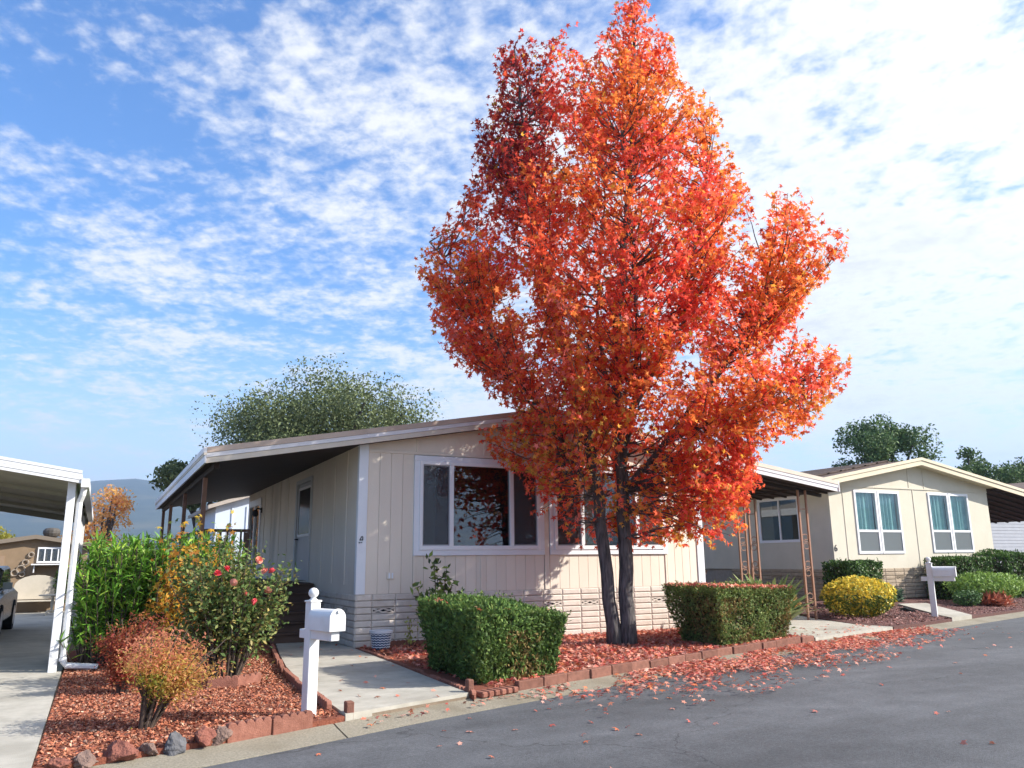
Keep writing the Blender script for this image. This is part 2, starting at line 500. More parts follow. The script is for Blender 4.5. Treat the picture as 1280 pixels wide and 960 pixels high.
T_CHIP = (np.array([(-.5, -.3, 0), (.5, -.22, .06), (.42, .3, 0), (-.4, .25, .1), (0, 0, .22)]), np.array([(0, 1, 4), (1, 2, 4), (2, 3, 4), (3, 0, 4)]))


def scatter(name, tmpl, pos, nrm, size, cols, m, parent=None, direction=None):
    """Many small leaf-like pieces as one mesh. direction: where each piece's tip points."""
    tv, tf = tmpl
    pos = np.asarray(pos, float); n = len(pos)
    nrm = unit(np.asarray(nrm, float))
    if direction is None: direction = RNG.normal(size=(n, 3))
    b = unit(direction - nrm * np.sum(direction * nrm, axis=1, keepdims=True))
    t = np.cross(b, nrm)
    s = np.broadcast_to(np.asarray(size, float), (n,))
    V = pos[:, None, :] + s[:, None, None] * (tv[None, :, 0, None] * t[:, None, :] + tv[None, :, 1, None] * b[:, None, :] + tv[None, :, 2, None] * nrm[:, None, :])
    o_ = org(parent)
    V = V.reshape(-1, 3) - np.array(o_)
    F = (tf[None] + (np.arange(n) * len(tv))[:, None, None]).reshape(-1, 3)
    me = bpy.data.meshes.new(name)
    me.vertices.add(len(V)); me.vertices.foreach_set('co', V.astype(np.float32).ravel())
    me.loops.add(F.size); me.loops.foreach_set('vertex_index', F.astype(np.int32).ravel())
    me.polygons.add(len(F)); me.polygons.foreach_set('loop_start', np.arange(0, F.size, 3, dtype=np.int32))
    ca = me.color_attributes.new('col', 'FLOAT_COLOR', 'POINT')
    c = np.ones((n, len(tv), 4), np.float32); c[:, :, :3] = np.asarray(cols)[:, None, :]
    ca.data.foreach_set('color', c.ravel())
    me.update(calc_edges=True); me.validate()
    me.materials.append(m)
    o = link(name, me, parent)
    return o


def palette(n, cols, w):
    cols = np.array(cols, float); w = np.array(w, float); w /= w.sum()
    c = cols[RNG.choice(len(cols), n, p=w)]
    c2 = cols[RNG.choice(len(cols), n, p=w)]
    t = RNG.random((n, 1)) * 0.4
    return c * (1 - t) + c2 * t


def field(p, f, seed):
    r = np.random.default_rng(seed); out = np.zeros(len(p))
    for k in range(5):
        d = r.normal(size=3); d /= np.linalg.norm(d)
        out += np.sin(p @ d * f * (0.7 + 0.35 * k) + r.random() * 6.28)
    return out / 3.0


L_RED = leafmat('autumn_leaf', 0.6)
L_FALL = leafmat('fallen_leaf', 0.15, 0.7)
L_GREEN = leafmat('green_leaf', 0.25, 0.5)
L_CONIF = leafmat('hedge_leaf', 0.2, 0.6)
L_CHIP = leafmat('bark_chip', 0.0, 0.9, 0.35)
M_BARK = mat('tree_bark', (0.045, 0.042, 0.042), (0.17, 0.155, 0.15), 26, 0.95, 1.0, 34, 0.1, stretch=(1, 1, 0.16), detail=8)
M_TWIG = mat('twig', (0.07, 0.05, 0.04), (0.12, 0.09, 0.07), 20, 0.9)

# ------------------------------------------------------------------ building materials
M_SIDING = mat('beige_siding', (0.74, 0.65, 0.545), (0.79, 0.70, 0.59), 2.5, 0.75, 0.12, 90, 0.25, rnd=0.03, stretch=(1, 1, 0.3), c3=(0.66, 0.57, 0.48), s3=1.1, f3=(0.52, 0.85))
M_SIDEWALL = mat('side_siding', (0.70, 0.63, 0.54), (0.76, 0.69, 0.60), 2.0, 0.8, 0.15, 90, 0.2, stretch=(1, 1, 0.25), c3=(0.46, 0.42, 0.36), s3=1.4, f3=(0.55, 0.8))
M_BACK = mat('siding_backing', (0.50, 0.44, 0.38), None, rough=0.85)
M_BLOCK = mat('slump_block', (0.64, 0.565, 0.49), (0.72, 0.645, 0.57), 14, 0.9, 0.5, 70, 0.2, rnd=0.07, c3=(0.57, 0.48, 0.40), s3=7, f3=(0.55, 0.8))
M_MORTAR = mat('mortar', (0.30, 0.26, 0.22), (0.38, 0.33, 0.28), 12, 0.95)
M_TRIM = mat('white_trim', (0.74, 0.76, 0.80), (0.80, 0.81, 0.84), 3, 0.5, 0.04, 60, 0.35)
M_WIN = mat('window_white', (0.80, 0.80, 0.82), None, rough=0.35, spec=0.45)
M_FASC_W = mat('fascia_white', (0.66, 0.64, 0.66), (0.73, 0.71, 0.72), 4, 0.5, 0.05, 50)
M_FASC_B = mat('fascia_beige', (0.60, 0.52, 0.43), (0.66, 0.58, 0.49), 4, 0.6, 0.05, 50)
M_EDGE = mat('roof_edge', (0.47, 0.36, 0.29), (0.55, 0.43, 0.35), 5, 0.65, 0.1, 60)
M_ROOF = mat('roof_gravel', (0.38, 0.33, 0.28), (0.48, 0.42, 0.36), 12, 0.9, 0.4, 120)
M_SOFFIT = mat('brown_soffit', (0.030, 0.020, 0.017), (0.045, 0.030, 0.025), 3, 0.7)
M_BROWN = mat('brown_post', (0.20, 0.10, 0.065), (0.26, 0.135, 0.09), 8, 0.6, 0.1, 60)
M_DECK = mat('dark_deck', (0.085, 0.05, 0.037), (0.135, 0.082, 0.06), 6, 0.75, 0.2, 40, stretch=(0.3, 4, 1))
M_IRON = mat('black_metal', (0.025, 0.025, 0.028), None, rough=0.5)
M_GLASS = glassmat('window_glass', (0.62, 0.66, 0.66))
M_GLASS2 = glassmat('window_glass_light', (0.85, 0.9, 0.9), 0.8)
M_ROOM = mat('dim_room', (0.05, 0.045, 0.04), (0.09, 0.08, 0.07), 1.2, 0.9)
M_BLIND = mat('blind', (0.40, 0.44, 0.41), None, rough=0.8)
M_TEAL = mat('teal_curtain', (0.26, 0.47, 0.47), (0.38, 0.58, 0.57), 4, 0.85)
M_MARK = mat('dark_mark', (0.03, 0.03, 0.04), None, rough=0.6)


def screenmat(name, c, a):
    m = bpy.data.materials.new(name); m.use_nodes = True
    b = m.node_tree.nodes['Principled BSDF']
    b.inputs['Base Color'].default_value = (*c, 1); b.inputs['Roughness'].default_value = 0.9; b.inputs['Alpha'].default_value = a
    b.inputs['Specular IOR Level'].default_value = 0.1
    return m


M_SCREEN = screenmat('insect_screen', (0.09, 0.09, 0.10), 0.55)
M_SCREEN2 = screenmat('grey_screen', (0.20, 0.22, 0.23), 0.75)


def wall_with_holes(x0, x1, z0, z1, y0, y1, holes):
    """Wall slab in the xz plane between y0 and y1 with rectangular openings; columns between holes."""
    mb = MB(); xs_ = x0
    for hx0, hx1, hz0, hz1 in sorted(holes):
        if hx0 > xs_: mb.box(xs_, hx0, y0, y1, z0, z1)
        mb.box(hx0, hx1, y0, y1, z0, hz0); mb.box(hx0, hx1, y0, y1, hz1, z1)
        xs_ = hx1
    mb.box(xs_, x1, y0, y1, z0, z1)
    return mb


def block_mesh(w, h, d, m):
    """Pillow-faced slump block; front at -y, lower-left-front corner of its cell at the origin."""
    g = 0.0035
    a, b_ = 0.022, 0.016
    outer = [(g, 0.004, g), (w - g, 0.004, g), (w - g, 0.004, h - g), (g, 0.004, h - g)]
    inner = [(g + a, -0.008, g + b_), (w - g - a, -0.008, g + b_), (w - g - a, -0.007, h - g - b_), (g + a, -0.007, h - g - b_)]
    back = [(g, d, g), (w - g, d, g), (w - g, d, h - g), (g, d, h - g)]
    mb = MB().add(outer + inner + back, [(4, 5, 6, 7), (0, 1, 5, 4), (1, 2, 6, 5), (2, 3, 7, 6), (3, 0, 4, 7), (0, 8, 9, 1), (1, 9, 10, 2), (2, 10, 11, 3), (3, 11, 8, 0)])
    return mb.mesh('skirting_block', m)


def vent_mesh(w, h, m):
    """Open screen block: frame with two diamonds."""
    g = 0.006; mb = MB(); t = 0.014
    mb.box(g, w - g, -0.004, 0.05, g, g + t); mb.box(g, w - g, -0.004, 0.05, h - g - t, h - g)
    mb.box(g, g + t, -0.003, 0.05, g + t, h - g - t); mb.box(w - g - t, w - g, -0.003, 0.05, g + t, h - g - t)
    zc = h / 2; xa, xb, xc, = g + t * .6, w / 2, w - g - t * .6
    for (p, q) in (((xa, h - g - t), (xb, g + t)), ((xa, g + t), (xb, h - g - t)), ((xb, g + t), (xc, h - g - t)), ((xb, h - g - t), (xc, g + t))):
        mb.bar((p[0], 0.022, p[1]), (q[0], 0.022, q[1]), 0.046, 0.022, up=(0, 0, 1))
    return mb.mesh('vent_block', m)


def skirting(home, x0, x1, y, z0, z1, first, pitch, rows, vents, m, rotz=0.0, vent_row=2):
    """Stack-bonded blocks along +x from x0 (or along another direction by rotz)."""
    h = (z1 - z0) / rows
    cols = []
    if first > 0.05: cols.append((0.0, first, False))
    u = first; k = 0
    while u < x1 - x0 - 0.05:
        w = min(pitch, x1 - x0 - u); cols.append((u, w, (k % 2 == 0) and vents and w > pitch * .9)); u += pitch; k += 1
    cache = {}
    for u, w, vent in cols:
        for r in range(rows):
            isv = vent and r == rows - 1 - vent_row
            key = (round(w, 3), isv)
            if key not in cache: cache[key] = vent_mesh(w, h, m) if isv else block_mesh(w, h, 0.06, m)
            c, s = math.cos(rotz), math.sin(rotz)
            o = link('vent_block' if isv else 'skirting_block', cache[key], home, (x0 + u * c, y + u * s, z0 + r * h))
            o.rotation_euler.z = rotz


def casement(home, x0, x1, z0, z1, y, splits, name='picture_window', screens=(0, 2), blind=None, room=True, mull=0.075):
    """Wide white window: casing > frame > panes. The casing's outer box is given; front at -y."""
    cs = 0.095
    mb = MB()
    mb.box(x0, x0 + cs, y - 0.035, y + 0.02, z0 + cs, z1 - cs); mb.box(x1 - cs, x1, y - 0.035, y + 0.02, z0 + cs, z1 - cs)
    mb.box(x0, x1, y - 0.037, y + 0.02, z0, z0 + cs); mb.box(x0, x1, y - 0.037, y + 0.02, z1 - cs, z1)
    w = mb.build(name, M_TRIM, home, bevel=0.004)
    fx0, fx1, fz0, fz1 = x0 + cs, x1 - cs, z0 + cs, z1 - cs
    ft = 0.06
    mb = MB()
    mb.box(fx0, fx0 + ft, y - 0.055, y + 0.05, fz0, fz1); mb.box(fx1 - ft, fx1, y - 0.055, y + 0.05, fz0, fz1)
    mb.box(fx0 + ft, fx1 - ft, y - 0.053, y + 0.05, fz0, fz0 + ft * 1.2); mb.box(fx0 + ft, fx1 - ft, y - 0.053, y + 0.05, fz1 - ft, fz1)
    for s in splits:
        mb.box(s - mull / 2, s + mull / 2, y - 0.051, y + 0.05, fz0 + ft * 1.2, fz1 - ft)
    mb.build('frame', M_WIN, w, bevel=0.003)
    edges = [fx0 + ft] + [e for s in splits for e in (s - mull / 2, s + mull / 2)] + [fx1 - ft]
    for i in range(len(splits) + 1):
        a, b_ = edges[2 * i], edges[2 * i + 1]
        MB().box(a, b_, y - 0.012, y - 0.007, fz0 + ft * 1.2, fz1 - ft).build('pane', M_GLASS, w)
        if i in screens:
            MB().add([(a + .02, y - 0.028, fz0 + ft * 1.2 + .02), (b_ - .02, y - 0.028, fz0 + ft * 1.2 + .02), (b_ - .02, y - 0.028, fz1 - ft - .02), (a + .02, y - 0.028, fz1 - ft - .02)], [(0, 1, 2, 3)]).build('screen', M_SCREEN, w)
            s = MB(); z0_, z1_ = fz0 + ft * 1.2, fz1 - ft
            s.box(a, a + .018, y - .036, y - .022, z0_, z1_); s.box(b_ - .018, b_, y - .036, y - .022, z0_, z1_)
            s.box(a + .018, b_ - .018, y - .035, y - .022, z0_, z0_ + .02); s.box(a + .018, b_ - .018, y - .035, y - .022, z1_ - .02, z1_)
            s.build('screen_frame', mat('screen_frame', (0.35, 0.34, 0.36), None, rough=0.5), w)
    if blind:
        mb = MB()
        u = blind[0]
        while u < blind[1]:
            mb.bar((u, y + 0.13, (fz0 + fz1) / 2), (u + 0.055, y + 0.105, (fz0 + fz1) / 2), 0.004, fz1 - fz0 - 0.1); u += 0.052
        mb.build('blind', M_BLIND, w)
    if room:
        mb = MB()
        mb.add([(fx0, y + 1.6, z0), (fx1, y + 1.6, z0), (fx1, y + 1.6, z1), (fx0, y + 1.6, z1), (fx0, y + .06, z0), (fx1, y + .06, z0), (fx1, y + .06, z1), (fx0, y + .06, z1)],
               [(0, 1, 2, 3), (0, 3, 7, 4), (1, 5, 6, 2), (0, 4, 5, 1), (3, 2, 6, 7)])
        mb.build('room', M_ROOM, w)
    return w


# ------------------------------------------------------------------ the near home
HX0, HX1, HY0, HY1 = 3.82, 11.15, 13.18, 24.6
ZB, ZT = 0.09, 0.935
home = thing('mobile_home', (7.5, 18.0, 0.09), 'long beige mobile home with covered porch behind the red tree', 'house')


def pw(x, pts):
    return float(np.interp(x, [p[0] for p in pts], [p[1] for p in pts]))


RP = [(1.34, 2.965), (7.485, 4.06), (11.3, 3.42), (15.02, 2.925)]       # underside of the roof edge, west to east
FY = 12.93


def rz(x): return pw(x, RP)


W1 = (4.80, 7.38, 1.555, 3.285); W2 = (7.50, 10.22, 1.555, 3.285)
holes = [(w[0] + .09, w[1] - .09, w[2] + .09, w[3] - .09) for w in (W1, W2)]
wall_with_holes(HX0 + .03, HX1 - .03, ZT - 0.01, 3.36, HY0 + .012, HY0 + 0.10, holes).build('front_wall', M_BACK, home)
MB().prism([(HX0 + .03, 3.36), (HX1 - .03, 3.36), (HX1 - .03, rz(HX1) + .1), (7.485, 4.16), (HX0 + .03, rz(HX0) + .1)], 'y', HY0 + .012, HY0 + .1).build('gable', M_BACK, home)
# vertical boards, each its own piece
bm_cache = {}


def board(x, w, z0, z1, parent=home, y=HY0, m=M_SIDING, name='siding_board', slope=None):
    g = 0.0022
    if slope:
        mb = MB().prism([(x + g, z0), (x + w - g, z0), (x + w - g, slope(x + w)), (x + g, slope(x))], 'y', y - 0.002, y + .014)
        return mb.build(name, m, parent)
    key = (round(w, 4), round(z1 - z0, 4), m.name)
    if key not in bm_cache: bm_cache[key] = MB().box(g, w - g, -.002, .014, 0, z1 - z0).mesh('siding_board', m, bevel=0.003)
    return link(name, bm_cache[key], parent, (x, y, z0))


def boards(x0, x1, z0, z1, n, **kw):
    w = (x1 - x0) / n
    for i in range(n): board(x0 + i * w, w, z0, z1, **kw)


boards(3.97, 4.80, ZT, 3.30, 4)
boards(4.80, 7.38, ZT, 1.553, 13)
boards(7.50, 10.22, ZT, 1.553, 13)
boards(10.22, 10.985, ZT, 3.30, 4)
# gable panels
for a, b_ in ((3.97, 4.86), (4.86, 6.17), (6.17, 7.44), (7.44, 8.7), (8.7, 10.0), (10.0, 10.98)):
    if a < 7.485 < b_:
        board(a, 7.485 - a, 3.35, 4.0, slope=lambda x: rz(x) + .06, name='gable_panel'); board(7.485, b_ - 7.485, 3.35, 4.0, slope=lambda x: rz(x) + .06, name='gable_panel')
    else:
        board(a, b_ - a, 3.35, 4.0, slope=lambda x: rz(x) + .06, name='gable_panel')
mb = MB()
MB().box(3.97, 10.985, HY0 - .016, HY0 + .012, 3.30, 3.347).build('belt_trim', M_SIDING, home, bevel=.003)
for x, z0, z1 in ((4.835, 3.347, None), (6.145, 3.347, None), (7.385, ZT, None), (8.69, 3.347, None), (10.0, 3.347, None), (6.07, ZT, 1.553), (4.80, ZT, 1.553), (8.84, ZT, 1.553), (10.16, ZT, 1.553)):
    zz = z1 if z1 else rz(x) + .04
    wdt = 0.10 if x == 7.385 else 0.045
    MB().box(x, x + wdt, HY0 - .018, HY0 - .001, z0, zz).build('batten', M_SIDING, home, bevel=.003)
for a, b_ in ((HX0 - .012, 3.968), (10.987, HX1 + .012)):
    MB().box(a, b_, HY0 - .022, HY0 + .08, ZT, rz((a + b_) / 2) + .06).build('corner_trim', M_TRIM, home, bevel=.004)
# small things on the trim and wall
mb = MB()
for (a, b_) in (((3.852, 1.815), (3.885, 1.875)), ((3.885, 1.875), (3.905, 1.872)), ((3.905, 1.872), (3.902, 1.81)), ((3.852, 1.815), (3.902, 1.822))):
    mb.bar((a[0], HY0 - .026, a[1]), (b_[0], HY0 - .026, b_[1]), .014, .008, up=(0, 1, 0))
mb.box(3.838, 3.86, HY0 - .03, HY0 - .022, 1.765, 1.785); mb.box(3.87, 3.895, HY0 - .029, HY0 - .022, 1.77, 1.782)
mb.build('house_marks', M_MARK, home)
ob = MB().box(4.34, 4.47, HY0 - .022, HY0 - .001, 1.17, 1.29).build('outlet_cover', M_SIDING, home, bevel=.004)
for x in (4.365, 4.42): MB().box(x, x + .03, HY0 - .03, HY0 - .021, 1.185, 1.275).build('outlet_flap', M_TRIM, ob, bevel=.003)

casement(home, *W1, HY0, (5.50, 6.695), screens=(0, 2), blind=(4.98, 5.19))
casement(home, *W2, HY0, (8.22, 9.50), screens=(0, 2), blind=(8.3, 8.9))
skirting(home, HX0, HX1, HY0 - .004, ZB, ZT, 0.28, 0.405, 8, True, M_BLOCK)
skirting(home, HX0 - .004, HX0 + 2.7, HY0 + 2.70, ZB, ZT, 0.27, 0.405, 8, True, M_BLOCK, rotz=-math.pi / 2)
MB().box(HX0 + .03, HX1 - .03, HY0 + .062, HY1 - .05, ZB - .05, ZT - .012).build('foundation', M_MORTAR, home)
MB().box(HX0 + .2, HX1 - .2, HY0 + .052, HY0 + .058, ZT - .30, ZT - .215).build('vent_shade_strip', M_IRON, home)  # black strip standing in for the shade behind the open vents
# long side wall towards the porch
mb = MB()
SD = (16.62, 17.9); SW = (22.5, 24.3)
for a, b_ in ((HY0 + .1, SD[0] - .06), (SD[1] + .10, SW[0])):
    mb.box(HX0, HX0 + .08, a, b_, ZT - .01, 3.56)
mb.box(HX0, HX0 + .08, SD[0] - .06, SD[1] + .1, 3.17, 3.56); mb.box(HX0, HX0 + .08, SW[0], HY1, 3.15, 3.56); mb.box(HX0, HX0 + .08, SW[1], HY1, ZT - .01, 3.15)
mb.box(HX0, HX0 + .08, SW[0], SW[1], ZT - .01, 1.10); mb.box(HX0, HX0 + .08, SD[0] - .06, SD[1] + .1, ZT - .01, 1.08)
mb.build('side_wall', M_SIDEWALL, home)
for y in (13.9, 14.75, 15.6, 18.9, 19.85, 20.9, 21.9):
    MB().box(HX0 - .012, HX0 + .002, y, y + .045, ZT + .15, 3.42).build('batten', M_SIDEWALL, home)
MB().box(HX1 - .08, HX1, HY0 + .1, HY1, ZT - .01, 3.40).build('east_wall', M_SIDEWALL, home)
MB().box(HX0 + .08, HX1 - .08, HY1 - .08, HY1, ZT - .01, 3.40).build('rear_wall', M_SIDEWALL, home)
# porch door
dr = MB().box(HX0 + .02, HX0 + .06, SD[0], SD[1], 1.10, 3.13).build('door', mat('door_paint', (0.42, 0.44, 0.46), None, rough=.5), home, bevel=.004)
MB().box(HX0 + .005, HX0 + .012, SD[0] + .1, SD[1] - .1, 2.05, 3.0).build('pane', mat('dark_glass', (.015, .016, .018), None, rough=.12, spec=.35), dr)
mb = MB(); mb.box(HX0 - .004, HX0 + .019, SD[0] + .06, SD[0] + .1, 2.0, 3.05); mb.box(HX0 - .004, HX0 + .019, SD[1] - .1, SD[1] - .06, 2.0, 3.05)
mb.box(HX0 - .003, HX0 + .019, SD[0] + .1, SD[1] - .1, 2.0, 2.05); mb.box(HX0 - .003, HX0 + .019, SD[0] + .1, SD[1] - .1, 3.0, 3.05)
mb.build('pane_frame', M_TRIM, dr)
MB().tube([(HX0 + .01, SD[1] - .12, 1.95), (HX0 - .06, SD[1] - .12, 1.95), (HX0 - .06, SD[1] - .22, 1.95)], .014, 8).build('door_handle', M_IRON, dr)
mb = MB(); mb.box(HX0 - .03, HX0 + .06, SD[0] - .09, SD[0] - .005, 1.08, 3.22); mb.box(HX0 - .03, HX0 + .06, SD[1] + .005, SD[1] + .12, 1.08, 3.22); mb.box(HX0 - .028, HX0 + .06, SD[0] - .005, SD[1] + .005, 3.14, 3.22)
mb.build('door_frame', mat('door_frame_paint', (0.50, 0.52, 0.53), None, rough=.5), home)
# glazed patio opening further back
pd = MB(); pd.box(HX0 - .03, HX0 + .06, SW[0] - .05, SW[0] + .12, 1.1, 3.2); pd.box(HX0 - .03, HX0 + .06, SW[1] - .12, SW[1] + .05, 1.1, 3.2); pd.box(HX0 - .028, HX0 + .06, SW[0] + .12, SW[1] - .12, 3.02, 3.2); pd.box(HX0 - .028, HX0 + .06, 23.35, 23.47, 1.1, 3.02)
pd = pd.build('patio_door', M_WIN, home)
MB().box(HX0 + .01, HX0 + .02, SW[0] + .12, SW[1] - .12, 1.1, 3.02).build('pane', M_GLASS, pd)
MB().box(HX0 + .5, HX0 + .52, SW[0] + .12, SW[1] - .12, 1.1, 3.02).build('room', M_ROOM, pd)
lamp = MB().box(HX0 - .03, HX0 + .001, 22.3, 22.4, 2.78, 2.92).build('porch_lamp', M_IRON, home)
MB().tube([(HX0 - .03, 22.35, 2.88), (HX0 - .13, 22.35, 2.9), (HX0 - .16, 22.35, 2.84)], .02, 8).build('lamp_arm', M_IRON, lamp)
MB().lathe([(.03, .09), (.07, .06), (.08, -.05), (.05, -.09)], (HX0 - .17, 22.35, 2.77), 10).build('lamp_shade', M_IRON, lamp)

# roof: one long slope over porch and home, then home and carport on the other side
RB = 24.85
top = [(x, z + .215) for x, z in RP]
bot = [(x, z + .035) for x, z in RP]
roof = MB().prism(bot + top[::-1], 'y', FY + .028, RB).build('roof', M_ROOF, home)
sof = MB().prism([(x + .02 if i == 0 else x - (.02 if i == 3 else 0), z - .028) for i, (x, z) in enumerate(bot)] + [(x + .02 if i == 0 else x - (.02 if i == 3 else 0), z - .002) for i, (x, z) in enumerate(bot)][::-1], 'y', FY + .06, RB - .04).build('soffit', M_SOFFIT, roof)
for i in range(3):
    (xa, za), (xb, zb) = RP[i], RP[i + 1]
    for nm, dz0, dz1, yo, m in (('fascia_board', 0.0, .085, .0, M_FASC_B), ('fascia_board', .088, .155, -.012, M_FASC_W), ('roof_edge', .158, .245, -.022, M_EDGE)):
        if i > 0 and nm != 'roof_edge': m = M_FASC_W
        if i > 0 and nm == 'roof_edge': m = M_FASC_B
        MB().prism([(xa, za + dz0), (xb, zb + dz0), (xb, zb + dz1), (xa, za + dz1)], 'y', FY + yo, FY + .026).build(nm, m, roof)
x, z = RP[0]
for nm, dz0, dz1, xo, m in (('fascia_board', 0.0, .12, .0, M_FASC_W), ('fascia_board', .123, .155, -.012, M_FASC_B), ('roof_edge', .158, .245, -.022, M_FASC_W)):
    MB().box(x + xo - .028, x - .001, FY - .02, RB, z + dz0, z + dz1).build(nm, m, roof)
x, z = RP[3]
MB().box(x + .001, x + .03, FY - .02, RB, z, z + .245).build('fascia_board', M_FASC_W, roof)
# ribs under the carport pans
y = FY + .3
while y < RB - .2:
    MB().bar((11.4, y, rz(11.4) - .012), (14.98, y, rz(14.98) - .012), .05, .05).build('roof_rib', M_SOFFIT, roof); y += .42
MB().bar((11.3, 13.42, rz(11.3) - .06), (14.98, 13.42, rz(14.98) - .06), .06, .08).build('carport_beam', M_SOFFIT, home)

# porch posts
for y in (14.62, 18.2, 22.0, 24.6):
    MB().bar((1.52, y, 0.08), (1.52, y, rz(1.52) + .02), .075, .075, up=(1, 0, 0)).build('porch_post', M_BROWN, home, bevel=.004)
MB().bar((1.52, FY + .2, rz(1.52) - .03), (1.52, RB - .1, rz(1.52) - .03), .08, .12).build('porch_beam', M_SOFFIT, home)
# deck and steps
deck = MB().box(1.62, 3.79, 16.22, 24.5, .95, 1.04).box(1.62, 2.36, 15.02, 16.22, .951, 1.039).build('porch_deck', M_DECK, home)
for k in range(8):
    MB().box(1.60, 1.62, 15.0, 24.5, .10 + k * .118, .10 + k * .118 + .108).build('skirt_plank', M_DECK, deck)
    MB().box(1.62, 2.36, 15.0, 15.02, .10 + k * .118, .10 + k * .118 + .108).build('skirt_plank', M_DECK, deck)
for k in range(16):
    MB().box(1.61, 3.79 if k > 8 else 2.36, 15.0 + k * .14, 15.0 + k * .14 + .128, 1.042, 1.07).build('deck_plank', M_DECK, deck)
MB().box(1.61, 3.79, 17.245, 24.5, 1.042, 1.069).build('deck_floor', M_DECK, deck)
st = MB().box(2.74, 2.79, 14.62, 16.2, .11, .30).build('porch_steps', M_DECK, home)
for k in range(6):
    z = .105 + (k + 1) * .16; y0 = 14.62 + k * .28
    MB().box(2.76, 3.79, y0 - .03, y0 + .285, z - .035, z).build('tread', M_DECK, st, bevel=.005)
    MB().box(2.78, 3.78, y0 + .01, y0 + .03, .1, z - .037).build('riser', M_DECK, st)
# railing at the end of the deck
rl = MB().bar((1.60, 15.05, 2.03), (2.38, 15.05, 2.03), .09, .05).bar((1.60, 15.05, 2.03), (1.60, 24.4, 2.03), .05, .09, up=(1, 0, 0)).build('railing', M_DECK, home)
for x in (1.64, 2.33): MB().box(x - .045, x + .045, 15.005, 15.095, 1.07, 2.0).build('rail_post', M_DECK, rl)
for k in range(5):
    x = 1.77 + k * .115
    MB().box(x - .016, x + .016, 15.03, 15.06, 1.07, 2.01).build('baluster', M_TRIM if k % 3 == 0 else M_DECK, rl)

# carport trellis posts with scrollwork
M_RUST = mat('copper_brown_iron', (0.29, 0.155, 0.10), (0.36, 0.20, 0.135), 12, 0.5, 0.05, 60, 0.4)


def scroll(p0, sx, h, flip=1):
    """S-shaped iron scroll with curled ends, in the plane of direction sx and z."""
    r = h * .25; up = []
    for k in range(22):
        q = k / 21; an = R(-90 + 420 * q); rr = r * (1 - .55 * max(0, q - .35) / .65)
        up.append((rr * math.cos(an), r + rr * math.sin(an)))
    pts = [(-x, -z) for x, z in up[::-1]] + up[1:]
    return [Vector(p0) + Vector((sx[0] * x * flip, sx[1] * x * flip, z)) for x, z in pts]


def trellis(xa, ya, xb, yb, z0, z1):
    tp = MB().bar((xa, ya, z0), (xa, ya, z1), .042, .042, up=(0, 1, 0)).build('trellis_post', M_RUST, home)
    MB().bar((xb, yb, z0), (xb, yb, z1), .042, .042, up=(0, 1, 0)).build('upright', M_RUST, tp)
    mx, my = (xa + xb) / 2, (ya + yb) / 2
    d = Vector((xb - xa, yb - ya, 0)); l = d.length; d = d / l * (l / .2)
    for k, z in enumerate((.42, 1.12, 1.72)):
        MB().tube(scroll((mx, my, z0 + z), (d.x, d.y), .34, 1 if k % 2 else -1), .0105, 6).build('scroll', M_RUST, tp)
    for z in (.2, 2.45):
        MB().bar((xa, ya, z0 + z), (xb, yb, z0 + z), .02, .02).build('crossbar', M_RUST, tp)


trellis(14.18, 13.36, 14.42, 13.36, .09, rz(14.3) - .05)
trellis(14.62, 15.85, 14.87, 15.85, .09, rz(14.7) - .05)
trellis(14.62, 15.20, 14.62, 15.45, .09, rz(14.7) - .05)
MB().bar((14.3, 13.4, rz(14.3) - .02), (14.3, RB - .2, rz(14.3) - .02), .06, .06).build('carport_beam', M_SOFFIT, home)
# side steps under the carport
ss = MB().box(11.2, 12.5, 16.4, 17.9, .95, 1.03).build('side_steps', M_DECK, home)
for k in range(5):
    MB().box(12.5 + k * .27, 12.5 + k * .27 + .29, 16.45, 17.85, .93 - (k + 1) * .16, .97 - (k + 1) * .16).build('tread', M_DECK, ss)
for y in (16.42, 17.88):
    MB().bar((12.4, y, 1.0), (13.9, y, .12), .05, .26).build('stringer', M_DECK, ss)
    MB().bar((11.25, y, 2.02), (12.5, y, 2.0), .06, .09).build('handrail', M_DECK, ss)
    MB().bar((12.45, y, 2.02), (13.95, y, 1.1), .06, .12).build('handrail', M_DECK, ss)
    MB().bar((12.45, y, 1.62), (13.95, y, .70), .04, .09).build('handrail', M_DECK, ss)
    for x, zt in ((11.3, 2.0), (12.5, 1.98), (13.85, 1.12)): MB().box(x - .04, x + .04, y - .04, y + .04, .1, zt).build('rail_post', M_DECK, ss)

# ------------------------------------------------------------------ home on the right
M_CREAM = mat('cream_siding', (0.60, 0.555, 0.45), (0.655, 0.60, 0.49), 2.5, 0.75, 0.1, 90, 0.25)
M_CREAM_F = mat('cream_fascia', (0.66, 0.575, 0.42), (0.71, 0.62, 0.46), 3, 0.6, .05, 60)
M_TANB = mat('tan_block', (0.36, 0.285, 0.205), (0.46, 0.37, 0.27), 10, .9, .5, 60, rnd=.08)
M_SHING = mat('brown_shingle', (0.10, 0.075, 0.062), (0.17, 0.125, 0.105), 9, .9, .5, 50, rnd=.2)
NX0, NX1, NY0, NY1 = 18.40, 25.66, 16.2, 29.0
NZB, NZT = 0.26, 1.13
nb = thing('mobile_home', (22, 20, .26), 'cream gabled mobile home with two pairs of teal-curtained windows', 'house')
NP = [(17.35, 3.34), (22.1, 4.20), (31.0, 2.72)]
def nz(x): return pw(x, NP)


